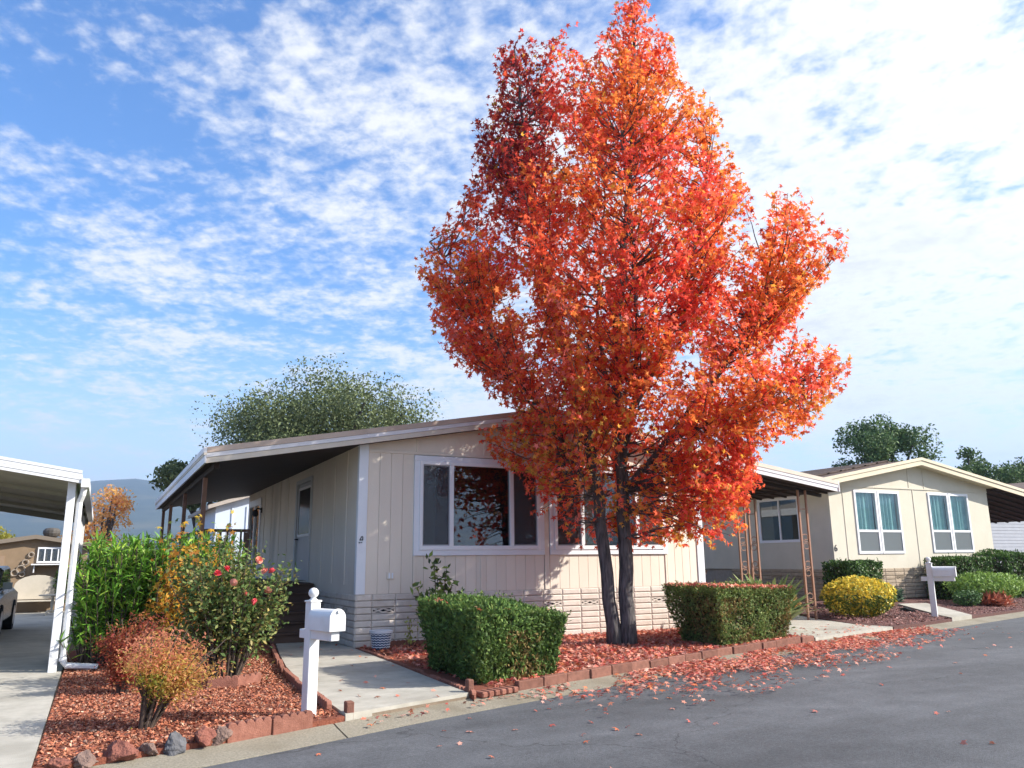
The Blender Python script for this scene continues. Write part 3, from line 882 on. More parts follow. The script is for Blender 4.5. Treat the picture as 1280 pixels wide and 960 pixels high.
NW = ((19.40, 21.36, 1.54, 3.37), (22.68, 24.63, 1.56, 3.38))
wall_with_holes(NX0, NX1, NZT - .01, 3.46, NY0, NY0 + .1, [(w[0] + .05, w[1] - .05, w[2] + .05, w[3] - .05) for w in NW]).build('front_wall', M_CREAM, nb)
MB().prism([(NX0, 3.463), (NX1, 3.463), (NX1, nz(NX1) + .1), (22.1, 4.3), (NX0, nz(NX0) + .1)], 'y', NY0 - .008, NY0 + .1).build('gable', M_CREAM, nb)
for x in (21.85, 22.55): MB().box(x, x + .03, NY0 - .02, NY0 - .009, 3.49, nz(x) + .04).build('batten', M_CREAM, nb)
for x in (18.95, 22.0): MB().box(x, x + .03, NY0 - .014, NY0 - .001, NZT, 3.45).build('batten', M_CREAM, nb)
MB().box(NX0, NX1, NY0 - .022, NY0 - .009, 3.45, 3.49).build('belt_trim', M_CREAM, nb)
for x0, x1, z0, z1 in NW:
    for (a, b_) in ((x0, (x0 + x1) / 2 - .015), ((x0 + x1) / 2 + .015, x1)):
        w = MB(); t = .075
        w.box(a, a + t, NY0 - .03, NY0 + .05, z0, z1); w.box(b_ - t, b_, NY0 - .03, NY0 + .05, z0, z1)
        w.box(a + t, b_ - t, NY0 - .028, NY0 + .05, z0, z0 + t); w.box(a + t, b_ - t, NY0 - .028, NY0 + .05, z1 - t, z1)
        zr = z0 + (z1 - z0) * .355
        w.box(a + t, b_ - t, NY0 - .026, NY0 + .04, zr - .035, zr + .035)
        w = w.build('sash_window', M_WIN, nb, bevel=.003)
        MB().box(a + t, b_ - t, NY0 + .0, NY0 + .005, zr + .035, z1 - t).build('pane', M_GLASS2, w)
        MB().box(a + t, b_ - t, NY0 + .0, NY0 + .005, z0 + t, zr - .035).build('pane', M_GLASS2, w)
        MB().add([(a + t, NY0 - .012, z0 + t), (b_ - t, NY0 - .012, z0 + t), (b_ - t, NY0 - .012, zr - .035), (a + t, NY0 - .012, zr - .035)], [(0, 1, 2, 3)]).build('screen', M_SCREEN2, w)
        n = 40; vs = []
        for i in range(n + 1):
            u = i / n; yy = NY0 + .10 + .028 * math.sin(u * 31 + a) + .014 * math.sin(u * 73)
            vs += [(a + t + u * (b_ - a - 2 * t), yy, z0), (a + t + u * (b_ - a - 2 * t), yy, z1)]
        MB().add(vs, [(2 * i, 2 * i + 2, 2 * i + 3, 2 * i + 1) for i in range(n)]).build('curtain', M_TEAL, w, smooth=True)
        MB().box(a, b_, NY0 + .6, NY0 + .62, z0, z1).build('room', M_ROOM, w)
skirting(nb, NX0, NX1, NY0 - .002, NZB, NZT, 0.0, 0.4034, 8, True, M_TANB)
skirting(nb, NX0 - .002, NX0 + 4.2, NY0 + 4.2, NZB, NZT, 0.166, 0.4034, 8, True, M_TANB, rotz=-math.pi / 2)
MB().box(NX0 + .06, NX1 - .06, NY0 + .06, NY1, NZB - .2, NZT - .012).build('foundation', M_MORTAR, nb)
mb = MB()
mb.box(NX0, NX0 + .1, NY0 + .1, 17.32, NZT - .01, 3.6); mb.box(NX0, NX0 + .1, 19.0, NY1, NZT - .01, 3.6); mb.box(NX0, NX0 + .1, 17.32, 19.0, NZT - .01, 1.9); mb.box(NX0, NX0 + .1, 17.32, 19.0, 3.24, 3.6)
mb.build('side_wall', M_CREAM, nb)
MB().box(NX1 - .1, NX1, NY0 + .1, NY1, NZT - .01, 3.6).build('side_wall', M_CREAM, nb)
sw = MB(); sw.box(NX0 - .03, NX0 + .04, 17.32, 17.40, 1.9, 3.24); sw.box(NX0 - .03, NX0 + .04, 18.92, 19.0, 1.9, 3.24); sw.box(NX0 - .028, NX0 + .04, 17.4, 18.92, 1.9, 1.98); sw.box(NX0 - .028, NX0 + .04, 17.4, 18.92, 3.16, 3.24); sw.box(NX0 - .026, NX0 + .03, 18.1, 18.15, 1.98, 3.16)
sw = sw.build('side_window', M_WIN, nb)
MB().box(NX0, NX0 + .006, 17.4, 18.92, 1.98, 3.16).build('pane', M_GLASS, sw)
MB().box(NX0 + .06, NX0 + .07, 17.4, 18.92, 2.72, 2.9).build('blind', M_WIN, sw)
MB().box(NX0 + .7, NX0 + .72, 17.2, 19.1, 1.8, 3.3).build('room', M_ROOM, sw)
cu = bpy.data.curves.new('house_number', 'FONT'); cu.body = '6'; cu.size = .26; cu.extrude = .006
no = bpy.data.objects.new('house_number', cu); cu.materials.append(M_MARK); COL.objects.link(no); no.parent = nb
no.location = Vector((18.42, NY0 - .008, 1.62)) - org(nb); no.rotation_euler = (R(90), 0, 0)
_dg = bpy.context.evaluated_depsgraph_get(); _me = bpy.data.meshes.new_from_object(no.evaluated_get(_dg)); _mw = no.matrix_basis.copy()
bpy.data.objects.remove(no); no = bpy.data.objects.new('house_number', _me); COL.objects.link(no); no.parent = nb; no.matrix_basis = _mw
# roof
nFY = NY0 - .38
ntop = [(x, z + .17) for x, z in NP]; nbot = [(x, z + .02) for x, z in NP]
nroof = MB().prism(nbot + ntop[::-1], 'y', nFY + .03, NY1 + .3).build('roof', M_SHING, nb)
MB().prism([(x + (.02 if i == 0 else -.02 if i == 2 else 0), z - .02) for i, (x, z) in enumerate(nbot)] + [(x + (.02 if i == 0 else -.02 if i == 2 else 0), z - .002) for i, (x, z) in enumerate(nbot)][::-1], 'y', nFY + .05, NY1 + .2).build('soffit', M_CREAM_F, nroof)
for i in range(2):
    (xa, za), (xb, zb) = NP[i], NP[i + 1]
    for dz0, dz1, yo in ((-.03, .11, 0), (.113, .20, -.025)):
        MB().prism([(xa, za + dz0), (xb, zb + dz0), (xb, zb + dz1), (xa, za + dz1)], 'y', nFY + yo, nFY + .028).build('fascia_board', M_CREAM_F, nroof)
MB().box(17.32, 17.348, nFY - .02, NY1 + .3, 3.30, 3.54).build('fascia_board', M_CREAM_F, nroof)
# underside of the far carport
MB().prism([(25.75, nz(25.75) - .03), (30.95, nz(30.95) - .03), (30.95, nz(30.95) - .005), (25.75, nz(25.75) - .005)], 'y', nFY + .08, NY1).build('carport_soffit', M_SOFFIT, nroof)
y = nFY + .3
while y < 26:
    MB().bar((25.8, y, nz(25.8) - .05), (30.9, y, nz(30.9) - .05), .05, .05).build('roof_rib', M_SOFFIT, nroof); y += .45
# shingled main roof rising behind the street gable, courses laid one on another
def course(xa, za, xb, zb, y0, y1):
    return MB().prism([(xa, za), (xb, zb), (xb, zb + .03), (xa, za + .045)], 'y', y0, y1)
for k in range(9):
    f0, f1 = k / 9, (k + 1) / 9 + .02
    xa, xb = 17.15 + (22.1 - 17.15) * f0, 17.15 + (22.1 - 17.15) * min(f1, 1)
    za, zb = 3.5 + (4.42 - 3.5) * f0, 3.5 + (4.42 - 3.5) * min(f1, 1)
    course(xa, za, xb, zb, 17.0, NY1 + .3).build('shingle_course', M_SHING, nroof)
    xa2, xb2 = 22.1 + (27.0 - 22.1) * (1 - f0), 22.1 + (27.0 - 22.1) * (1 - min(f1, 1))
    course(xb2, zb - .045, xa2, za, 17.0, NY1 + .3).build('shingle_course', M_SHING, nroof)
MB().prism([(17.2, 3.42), (22.1, 4.30), (26.9, 3.42), (26.9, 3.5), (22.1, 4.41), (17.2, 3.5)], 'y', 17.02, NY1 + .28).build('roof_deck', M_SHING, nroof)
# ------------------------------------------------------------------ sweetgum in autumn colour
RH = np.array([CF.y, -CF.x, 0.0]); RH /= np.linalg.norm(RH)          # sideways, as the tree is seen from the street
WH = np.array([CF.x, CF.y, 0.0]); WH /= np.linalg.norm(WH)           # away from the street corner
TB = np.array([7.72, 11.26, 0.09])
gum = thing('sweetgum_tree', TB, 'tall twin-trunked tree in bright red and orange autumn leaf', 'tree')


def TW(u, w, z):
    return TB + RH * u + WH * w + np.array([0, 0, z - TB[2]])


OUT = np.array([(.69, 12.12), (1.08, 11.95), (1.42, 11.25), (1.5, 10.4), (1.68, 9.75), (2.0, 9.85), (2.3, 9.2), (2.42, 8.5), (2.72, 8.1), (2.55, 7.5), (2.72, 7.05), (2.7, 6.85),
                (2.9, 6.9), (3.05, 7.3), (3.38, 7.98), (3.7, 7.75), (3.78, 7.15), (4.33, 7.12), (4.25, 6.6), (3.62, 6.0), (3.7, 5.6), (3.45, 5.35), (3.85, 5.1), (3.4, 4.85), (4.08, 4.75), (4.0, 4.25),
                (3.72, 3.7), (3.1, 3.42), (2.65, 3.32), (2.35, 2.95), (2.48, 2.6), (2.2, 2.5), (2.25, 2.02), (1.8, 1.6), (1.5, 1.45), (1.2, 1.85), (.75, 1.6), (.2, 1.5), (-.2, 1.75), (-.75, 1.62), (-1.08, 2.12),
                (-1.5, 2.25), (-1.62, 2.78), (-2.05, 3.12), (-2.52, 3.5), (-2.3, 3.68), (-1.72, 3.85), (-2.0, 4.2), (-2.3, 4.35), (-2.22, 4.65), (-2.72, 4.75), (-3.08, 5.25), (-3.3, 5.95), (-3.55, 6.4),
                (-3.45, 6.75), (-3.55, 7.25), (-3.3, 7.3), (-2.9, 7.2), (-2.95, 7.65), (-2.82, 8.35), (-2.3, 8.75), (-2.5, 9.4), (-2.15, 9.5), (-2.2, 10.0), (-1.95, 10.1), (-2.05, 11.0), (-1.67, 11.25), (-1.35, 10.9), (-1.1, 10.65), (-.72, 10.75), (-.62, 10.35), (-.1, 11.0), (.05, 11.2), (.25, 11.6), (.4, 12.0)])


def inside(u, z, poly=OUT):
    x0, z0 = poly[:, 0], poly[:, 1]; x1, z1 = np.roll(x0, -1), np.roll(z0, -1)
    u = u[:, None]; z = z[:, None]
    c = ((z0 > z) != (z1 > z)) & (u < (x1 - x0) * (z - z0) / (z1 - z0 + 1e-12) + x0)
    return c.sum(1) % 2 == 1


def half(z):      # how deep the crown is at a height
    return np.interp(z, [1.5, 3.0, 5.0, 7.0, 9.0, 11.0, 12.2], [1.3, 1.8, 2.3, 2.15, 1.6, .9, .3])


def axis_u(z):
    return np.interp(z, [0, 4, 8, 12], [0, .3, .2, .3])


def in_crown(u, w, z):
    d = half(z); q = np.clip(1 - (w / d) ** 2, 0, 1)
    ok = q > 0.02
    u0 = axis_u(z)
    return ok & inside(u0 + (u - u0) / np.sqrt(np.maximum(q, .02)) ** .8, z)


# leaders: (u, w, z) polylines
LEAD = {
    'west': [(-.11, 0, 0), (-.14, .02, .6), (-.20, .04, 1.2), (-.27, .03, 2.0), (-.32, .0, 3.0), (-.62, -.1, 4.2), (-.95, -.15, 5.5), (-1.2, -.2, 7.2), (-1.45, -.2, 9.0), (-1.62, -.2, 11.0)],
    'main': [(.11, 0, 0), (.11, .03, .6), (.13, .06, 1.2), (.13, .08, 2.0), (.13, .1, 3.0), (.10, .1, 4.2), (.12, .05, 5.5), (.35, .0, 7.2), (.55, -.05, 9.0), (.68, 0, 10.8), (.69, 0, 12.0)],
    'front': [(.15, .1, 3.0), (.3, -.5, 4.0), (.35, -.9, 5.2), (.3, -1.1, 6.8), (.2, -1.0, 8.6)],
    'rear': [(.12, .1, 3.4), (.0, .7, 4.6), (-.1, 1.1, 6.0), (.1, 1.2, 7.8), (.2, .9, 9.4)],
    'east': [(.12, .1, 3.6), (.7, .1, 4.6), (1.2, .0, 5.6), (1.6, -.1, 7.0), (1.9, 0, 8.4), (2.1, 0, 9.5)],
    'eastlow': [(.15, .1, 2.6), (.9, .1, 3.4), (1.8, 0, 4.5), (2.6, -.1, 5.6), (3.15, -.1, 6.8), (3.38, 0, 7.8)],
    'westlow': [(-.35, 0, 2.6), (-1.0, .1, 3.7), (-1.8, .0, 5.0), (-2.5, -.1, 6.2), (-3.2, -.1, 7.1)],
    'right': [(.9, .1, 3.4), (1.9, -.1, 3.9), (2.9, -.1, 4.4), (3.95, 0, 4.6)],
}
LR = {'west': (.105, .012), 'main': (.118, .012), 'front': (.045, .01), 'rear': (.045, .01), 'east': (.05, .01), 'eastlow': (.05, .01), 'westlow': (.045, .01), 'right': (.035, .008)}


def smooth_line(pts, n):
    p = np.array(pts, float); t = np.r_[0, np.cumsum(np.linalg.norm(np.diff(p, axis=0), axis=1))]
    s = np.linspace(0, t[-1], n)
    q = np.stack([np.interp(s, t, p[:, i]) for i in range(3)], 1)
    for _ in range(2): q[1:-1] = (q[:-2] + 2 * q[1:-1] + q[2:]) / 4
    return q


leadpts = {}
for nm, pts in LEAD.items():
    q = smooth_line(pts, 28); leadpts[nm] = q
    r0, r1 = LR[nm]
    f = np.linspace(0, 1, len(q)); rad = r0 * (1 - f) ** .85 + r1
    if nm in ('west', 'main'):
        rad = rad * np.interp(q[:, 2], [0, .25, .7, 12], [1.25, 1.05, 1, 1])
    jit = 0.012 * np.sin(np.arange(len(q)) * 2.3)
    mb = MB().tube([TW(u, w, z) + np.array([j, -j, 0]) for (u, w, z), j in zip(q, jit)], list(rad), 14 if nm in ('west', 'main') else 8)
    mb.build('trunk' if nm in ('west', 'main') else 'limb', M_BARK, gum, smooth=True)

br = MB(); LP, LD = [], []
allp = np.concatenate([leadpts[k_] for k_ in leadpts]); allp = allp[allp[:, 2] > 1.7]
nbr = 0
cand = []
while len(cand) < 1300:
    z = RNG.uniform(1.6, 12.1); u = RNG.uniform(-3.6, 4.4); w = RNG.uniform(-1, 1) * half(z)
    if in_crown(np.array([u]), np.array([w]), np.array([z]))[0]: cand.append((u, w, z))
# more shoots out to the rim, where the leaf mass is
for tgt in cand:
    tgt = np.array(tgt)
    u0 = axis_u(tgt[2])
    for g_ in (1.3, 1.15):
        t2 = tgt.copy(); t2[0] = u0 + (tgt[0] - u0) * g_; t2[1] *= g_
        if RNG.random() < .5 and in_crown(t2[None, 0], t2[None, 1], t2[None, 2])[0]: tgt = t2; break
    hd = np.hypot(allp[:, 0] - tgt[0], allp[:, 1] - tgt[1])
    drop = np.interp(tgt[2], [2, 4, 8, 12], [-.15, .35, .8, 1.0])
    cost = hd + 1.2 * np.abs(tgt[2] - allp[:, 2] - drop * hd) + RNG.random(len(allp)) * .3
    p = allp[np.argmin(cost)]
    dist = np.linalg.norm(tgt - p)
    if dist < .25 or dist > 3.6: continue
    nst = max(4, int(dist / .17)); t = np.linspace(0, 1, nst)[:, None]
    P = p + (tgt - p) * t
    P[:, 2] += -.10 * dist * np.sin(math.pi * t[:, 0]) * np.sign(drop)
    P[1:] += np.cumsum(RNG.normal(size=(nst - 1, 3)) * .022, axis=0)
    okp = in_crown(P[:, 0], P[:, 1], P[:, 2]); okp[:2] = True
    if not okp.all():
        P = P[:np.argmin(okp)]; nst = len(P)
        if nst < 3: continue
    nbr += 1
    br.tube([TW(*x) for x in P], list(np.linspace(.008 + .006 * dist, .0035, nst)), 5, cap=False)
    for j in range(1, nst):
        fr = j / nst
        if fr < .25 and dist > .8: continue
        dloc = P[j] - P[j - 1]; dloc /= np.linalg.norm(dloc)
        for _ in range(2 if fr > .5 else 1):
            td = RNG.normal(size=3); td[2] *= .6; td /= np.linalg.norm(td); td = td * .85 + dloc * .45 + np.array([0, 0, .05]); td /= np.linalg.norm(td)
            tl = RNG.uniform(.15, .38); m_ = RNG.integers(7, 13)
            t_ = RNG.uniform(.2, 1.05, m_)[:, None]
            LP.append(P[j] + td * tl * t_ + RNG.normal(size=(m_, 3)) * .05); LD.append(np.repeat(td[None], m_, 0))
br.build('branches', M_BARK, gum)
LP = np.concatenate(LP); LD = np.concatenate(LD)
ok = in_crown(LP[:, 0], LP[:, 1], LP[:, 2]); thin = (LP[:, 2] < 3.5) & (np.abs(LP[:, 0] + .05) < 1.0) & (LP[:, 1] < .4) & (RNG.random(len(LP)) < .72)
ok &= ~thin
ok &= ~((LP[:, 2] < 2.6) & (LP[:, 0] < .6) & (RNG.random(len(LP)) < .35))
LP, LD = LP[ok], LD[ok]
keep = RNG.random(len(LP)) < min(1.0, 86000 / len(LP)); LP, LD = LP[keep], LD[keep]
n = len(LP)
WP = TB + LP[:, :1] * RH + LP[:, 1:2] * WH + np.stack([0 * LP[:, 2], 0 * LP[:, 2], LP[:, 2] - TB[2]], 1)
f1 = field(LP, 1.3, 3) + RNG.normal(size=n) * .35
f2 = field(LP, 2.1, 5) + RNG.normal(size=n) * .3
C_RED, C_ORG, C_SCAR, C_MAR, C_OLV, C_PINK = map(np.array, ((.92, .165, .07), (.93, .30, .07), (.94, .135, .09), (.42, .045, .045), (.78, .46, .09), (.90, .23, .17)))
cols = np.where((f1 > .10)[:, None], C_ORG, C_RED)
cols = np.where(((f2 > .55) & (f1 < .5))[:, None], C_SCAR, cols)
low = (LP[:, 2] < 4.2) & (field(LP, 1.7, 9) > .45) & (RNG.random(n) < .5)
cols = np.where(low[:, None], C_OLV, cols)
pk = (LP[:, 2] < 5.5) & (f2 < -.5) & (RNG.random(n) < .6)
cols = np.where(pk[:, None], C_PINK, cols)
# most leaves on the upper west leader are maroon
mar = (LP[:, 0] < -1.15 + RNG.normal(size=n) * .15) & (LP[:, 2] > 8.0 + RNG.normal(size=n) * .5)
cols = np.where(mar[:, None] & (RNG.random(n) < .8)[:, None], C_MAR, cols)
cols = np.where((RNG.random(n) < .03)[:, None], C_MAR, cols)
cols = np.where((RNG.random(n) < .05)[:, None], np.array((.72, .36, .05)), cols)
cols = cols * RNG.uniform(.8, 1.15, (n, 1))
nrm = RNG.normal(size=(n, 3)) * .75 + np.array([0, 0, .55]) + unit(LP * np.array([1, 1, 0])) @ np.stack([RH, WH, [0, 0, 1]]) * .4
LDW = LD[:, :1] * RH + LD[:, 1:2] * WH + LD[:, 2:] * np.array([0, 0, 1.0])
crown = scatter('crown', T_STAR, WP, nrm, RNG.uniform(.048, .078, n) * np.where(RNG.random(n) < .12, .6, 1), cols, L_RED, gum, LDW + np.array([0, 0, -.7]) + RNG.normal(size=(n, 3)) * .3)
tag(crown, kind='stuff')
print('gum leaves', n, 'branches', nbr)

# ------------------------------------------------------------------ leaves on the ground
FALL = [(.58, .14, .10), (.64, .26, .18), (.68, .38, .30), (.48, .08, .07), (.64, .20, .08), (.40, .2, .16)]
FW = [3, 3, 2.2, 1.6, 1.6, 1]


def litter(pts, size=(.04, .068), tilt=.35, up=None):
    n = len(pts)
    nr = RNG.normal(size=(n, 3)) * tilt + np.array([0, 0, 1.0])
    return pts, nr, RNG.uniform(*size, n), palette(n, FALL, FW)


acc = []
# carpet in the bed
c = []
while len(c) < 9500:
    x = RNG.uniform(3.9, 11.2); y = RNG.uniform(8.2, 13.15)
    if y < K(x) + GW + .08 or x < wr(min(y, 13)) + .06: continue
    dens = np.interp(x, [3.9, 4.6, 6, 10, 11.2], [.35, .6, 1, 1, .7])
    if RNG.random() > dens: continue
    c.append((x, y, ZY + RNG.uniform(0, .028)))
acc.append(litter(np.array(c), (.035, .058), tilt=.45))
# drift along the gutter and out over the asphalt
c = []
while len(c) < 6200:
    x = RNG.uniform(4.2, 15.5); s = abs(RNG.normal()) * .62 if RNG.random() < .9 else RNG.uniform(0, 2.2)
    f_ = np.interp(x, [4.2, 5.2, 6.5, 9, 12, 13.6, 15.5], [.03, .12, .75, 1, .85, .5, .04])
    if RNG.random() > f_: continue
    off = .33 - s * np.interp(x, [4, 6, 9, 13, 15], [.9, 1.0, 1.0, .7, .5])
    if math.sin(x * 1.9 + off * 3) + math.sin(x * 4.3 - off * 5 + 1) + RNG.normal() * .8 < -.5: continue
    y = K(x) + off; z = .012 + max(0, off) * .09 + .012 + (0 if off > 0 else min(.05, -off * .03))
    c.append((x, y, z + RNG.uniform(0, .012)))
acc.append(litter(np.array(c), (.03, .052), .3))
# stray leaves
c = []
while len(c) < 110:
    x = RNG.uniform(1.5, 17); w = RNG.uniform(.2, 4.6)
    if RNG.random() > np.interp(w, [.2, 2, 4.6], [1, .55, .25]): continue
    c.append((x + .27 * w, K(x) - .96 * w, .05 * math.sin(math.pi * w / 7.5) + .012))
for _ in range(34):
    y = RNG.uniform(7.9, 14.3); c.append((RNG.uniform(wl(y) + .1, wr(min(y, 13)) - .05), y, ZY + .016))
for _ in range(45):
    x = RNG.uniform(2.2, 4.6); c.append((x, K(x) + RNG.uniform(.05, .4), .045))
for _ in range(60):
    x = RNG.uniform(11.3, 14); c.append((x, K(x) + RNG.uniform(.45, 1.6), ZY + .012))
acc.append(litter(np.array(c), (.03, .05), .3))
P_, N_, S_, C_ = (np.concatenate(a) for a in zip(*acc))
tag(scatter('fallen_leaves', T_STAR, P_, N_, S_, C_, L_FALL), 'carpet of fallen red leaves under the tree and along the gutter', 'leaves', kind='stuff')

# bark chips
def chips(name, n, test, box, zf, cols, w, size, label):
    c = []
    while len(c) < n:
        x, y = RNG.uniform(box[0], box[1]), RNG.uniform(box[2], box[3])
        if test(x, y): c.append((x, y, zf(x, y) + RNG.uniform(-.004, .018)))
    c = np.array(c)
    o = scatter(name, T_CHIP, c, RNG.normal(size=(n, 3)) * .45 + np.array([0, 0, 1.0]), RNG.uniform(*size, n), palette(n, cols, w), L_CHIP)
    return tag(o, label, 'mulch', kind='stuff')


chips('bark_chips', 36000, lambda x, y: y > K(x) + GW + .04 and x < wl(max(7.8, min(y, 14.5))) - .06, (-.27, 2.6, 6.6, 14.0), lambda x, y: ZY - .008,
      [(.34, .11, .058), (.43, .155, .085), (.22, .065, .042), (.50, .22, .125), (.16, .06, .05), (.60, .40, .28), (.33, .2, .15)], [4, 4, 2.6, 2.2, 1.3, 1, .7], (.015, .036), 'red bark chips covering the bed behind the rocks')
chips('bark_chips', 11000, lambda x, y: y > K(x) + GW + .05 and x > np.interp(y, [p[1] for p in DB], [p[0] for p in DB]) + .06 and not (16.85 < x - (y - 11.6) * .64 < 18.05 and y < 14.6), (14.1, 30, 11.3, 16.1),
      lambda x, y: np.interp(y - K(x) - GW, [0, 1.2, 4.5], [ZY, ZY + .05, .27]) - .01 + .012, [(.24, .11, .095), (.33, .165, .14), (.15, .07, .062), (.42, .27, .24)], [4, 3, 3, 1.5], (.022, .05), 'dark bark chips in the beds before the cream home')

# ------------------------------------------------------------------ clipped hedges
GRN = [(.075, .14, .032), (.11, .19, .042), (.16, .25, .055), (.05, .09, .026), (.21, .26, .07)]


def rot2(v, a): return np.array([v[0] * math.cos(a) - v[1] * math.sin(a), v[0] * math.sin(a) + v[1] * math.cos(a)])


def hedge(name, corner, ang, L_, D_, z0, hfun, n, label, cat='hedge', cols=GRN, w=(3, 3, 2, 2, .8), taper=.12, size=(.045, .085), tmpl=T_SPRAY, m=None, dry=None, group=None, skew=None, rnd=.13):
    """Clipped block. corner: near left ground corner, ang: direction of its street face."""
    h = thing(name, (corner[0], corner[1], z0), label, cat, group)
    ex = np.array([math.cos(ang), math.sin(ang)]); ey = np.array([-math.sin(ang), math.cos(ang)]) if skew is None else np.array(skew)
    u = RNG.random(n); v = RNG.random(n); s = RNG.random(n)
    # sample on five faces by area, then push inwards a little
    a_f, a_s, a_t = L_, D_ * 1.0, L_ * D_ / .9
    r = RNG.random(n) * (2 * a_f + 2 * a_s + a_t)
    lu, lv, lz = np.empty(n), np.empty(n), np.empty(n); nn = np.zeros((n, 3))
    f = r < a_f; lu[f], lv[f], lz[f] = u[f], 0, v[f]; nn[f] = (0, -1, .25)
    g = (r >= a_f) & (r < 2 * a_f); lu[g], lv[g], lz[g] = u[g], 1, v[g]; nn[g] = (0, 1, .25)
    g = (r >= 2 * a_f) & (r < 2 * a_f + a_s); lu[g], lv[g], lz[g] = 0, u[g], v[g]; nn[g] = (-1, 0, .25)
    g = (r >= 2 * a_f + a_s) & (r < 2 * a_f + 2 * a_s); lu[g], lv[g], lz[g] = 1, u[g], v[g]; nn[g] = (1, 0, .25)
    t = r >= 2 * a_f + 2 * a_s; lu[t], lv[t], lz[t] = u[t], v[t], 1; nn[t] = (0, 0, 1)
    dep = RNG.exponential(.05, n)
    X = (lu - .5) * L_; Y = lv * D_
    Y0 = Y - D_ / 2
    # rounded edges and a foot drawn in under the clipped top
    k = 1 - taper * (1 - lz) ** 1.3
    X = X * k; Y0 = Y0 * k
    H_extra = 0.0
    bump = rnd * field(np.stack([X, Y0, lz], 1), 4.5, int(corner[0] * 10)) * .5
    H = hfun(lu, lv)
    Z = lz * H * (1 - 0) 
    # soften the arrises
    ed = np.maximum(np.abs(X) / (L_ / 2), np.abs(Y0) / (D_ / 2))
    Z = Z - np.where(t, .07 * np.clip((ed - .8) / .2, 0, 1) ** 2, 0)
    P = np.stack([X, Y0, Z], 1) + unit(nn) * (bump - dep)[:, None]
    xy = np.array(corner)[None] + (P[:, :1] + L_ / 2) * ex + (P[:, 1:2] + D_ / 2) * ey
    WPp = np.concatenate([xy, (z0 + np.maximum(P[:, 2:], .02))], 1)
    nw = np.concatenate([nn[:, :1] * ex + nn[:, 1:2] * ey, nn[:, 2:]], 1)
    c_ = palette(n, cols, w)
    c_ = c_ * (1 + .45 * field(WPp, 5, 4)[:, None] * .5)
    if dry is not None:
        q = (field(WPp, 5, 8) + RNG.normal(size=n) * .5 > .55) & dry(lu, lv, lz)
        c_ = np.where(q[:, None], np.array((.24, .17, .06)), c_)
    dirs = nw * .5 + np.array([0, 0, .8]) + RNG.normal(size=(n, 3)) * .5
    o = scatter('foliage', tmpl, WPp, RNG.normal(size=(n, 3)) * .7 + unit(nw), RNG.uniform(*size, n), np.clip(c_, 0, 1), m or L_CONIF, h, dirs)
    tag(o, kind='stuff')
    # stray shoots standing out of the clipped faces
    ns = max(60, n // 110)
    pick = RNG.choice(n, ns, replace=False); ps, ds_ = [], []
    for q_ in pick:
        ln = RNG.uniform(.04, .13); dd = unit((nw[q_] + np.array([0, 0, .6]) + RNG.normal(size=3) * .4)[None])[0]
        for t_ in np.linspace(.2, 1, 5): ps.append(WPp[q_] + dd * ln * t_); ds_.append(dd + RNG.normal(size=3) * .5)
    ps, ds_ = np.array(ps), np.array(ds_)
    tag(scatter('shoots', tmpl, ps, RNG.normal(size=ps.shape), RNG.uniform(size[0] * .7, size[1] * .8, len(ps)), palette(len(ps), cols, w) * 1.15, m or L_CONIF, h, ds_), kind='stuff')
    # the twiggy inside
    mb = MB(); kx = .86
    mb2 = []
    for i in range(60):
        a, b_ = RNG.uniform(.1, .9, 2); zt = float(hfun(np.array([a]), np.array([b_]))[0]) * .86
        p0 = np.array(corner) + ex * L_ * (.5 + (a - .5) * .5) + ey * D_ * (.5 + (b_ - .5) * .5)
        p1 = np.array(corner) + ex * L_ * a + ey * D_ * b_
        mb.tube([(p0[0], p0[1], z0 - .02), ((p0[0] + p1[0]) / 2 + .03, (p0[1] + p1[1]) / 2, z0 + zt * .5), (p1[0], p1[1], z0 + zt)], [.014, .01, .005], 5)
    mb.build('stems', M_TWIG, h)
    # dense dark leaves filling the middle so nothing shows through
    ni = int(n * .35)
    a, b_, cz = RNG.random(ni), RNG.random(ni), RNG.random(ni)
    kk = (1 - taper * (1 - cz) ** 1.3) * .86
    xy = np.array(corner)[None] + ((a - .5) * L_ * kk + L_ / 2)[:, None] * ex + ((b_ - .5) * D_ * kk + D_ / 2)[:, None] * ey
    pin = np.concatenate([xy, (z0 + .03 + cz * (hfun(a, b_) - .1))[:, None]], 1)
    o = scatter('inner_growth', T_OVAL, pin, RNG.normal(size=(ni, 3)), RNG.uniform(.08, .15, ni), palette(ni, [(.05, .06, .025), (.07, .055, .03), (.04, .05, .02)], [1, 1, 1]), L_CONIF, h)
    tag(o, kind='stuff')
    return h, ex, ey


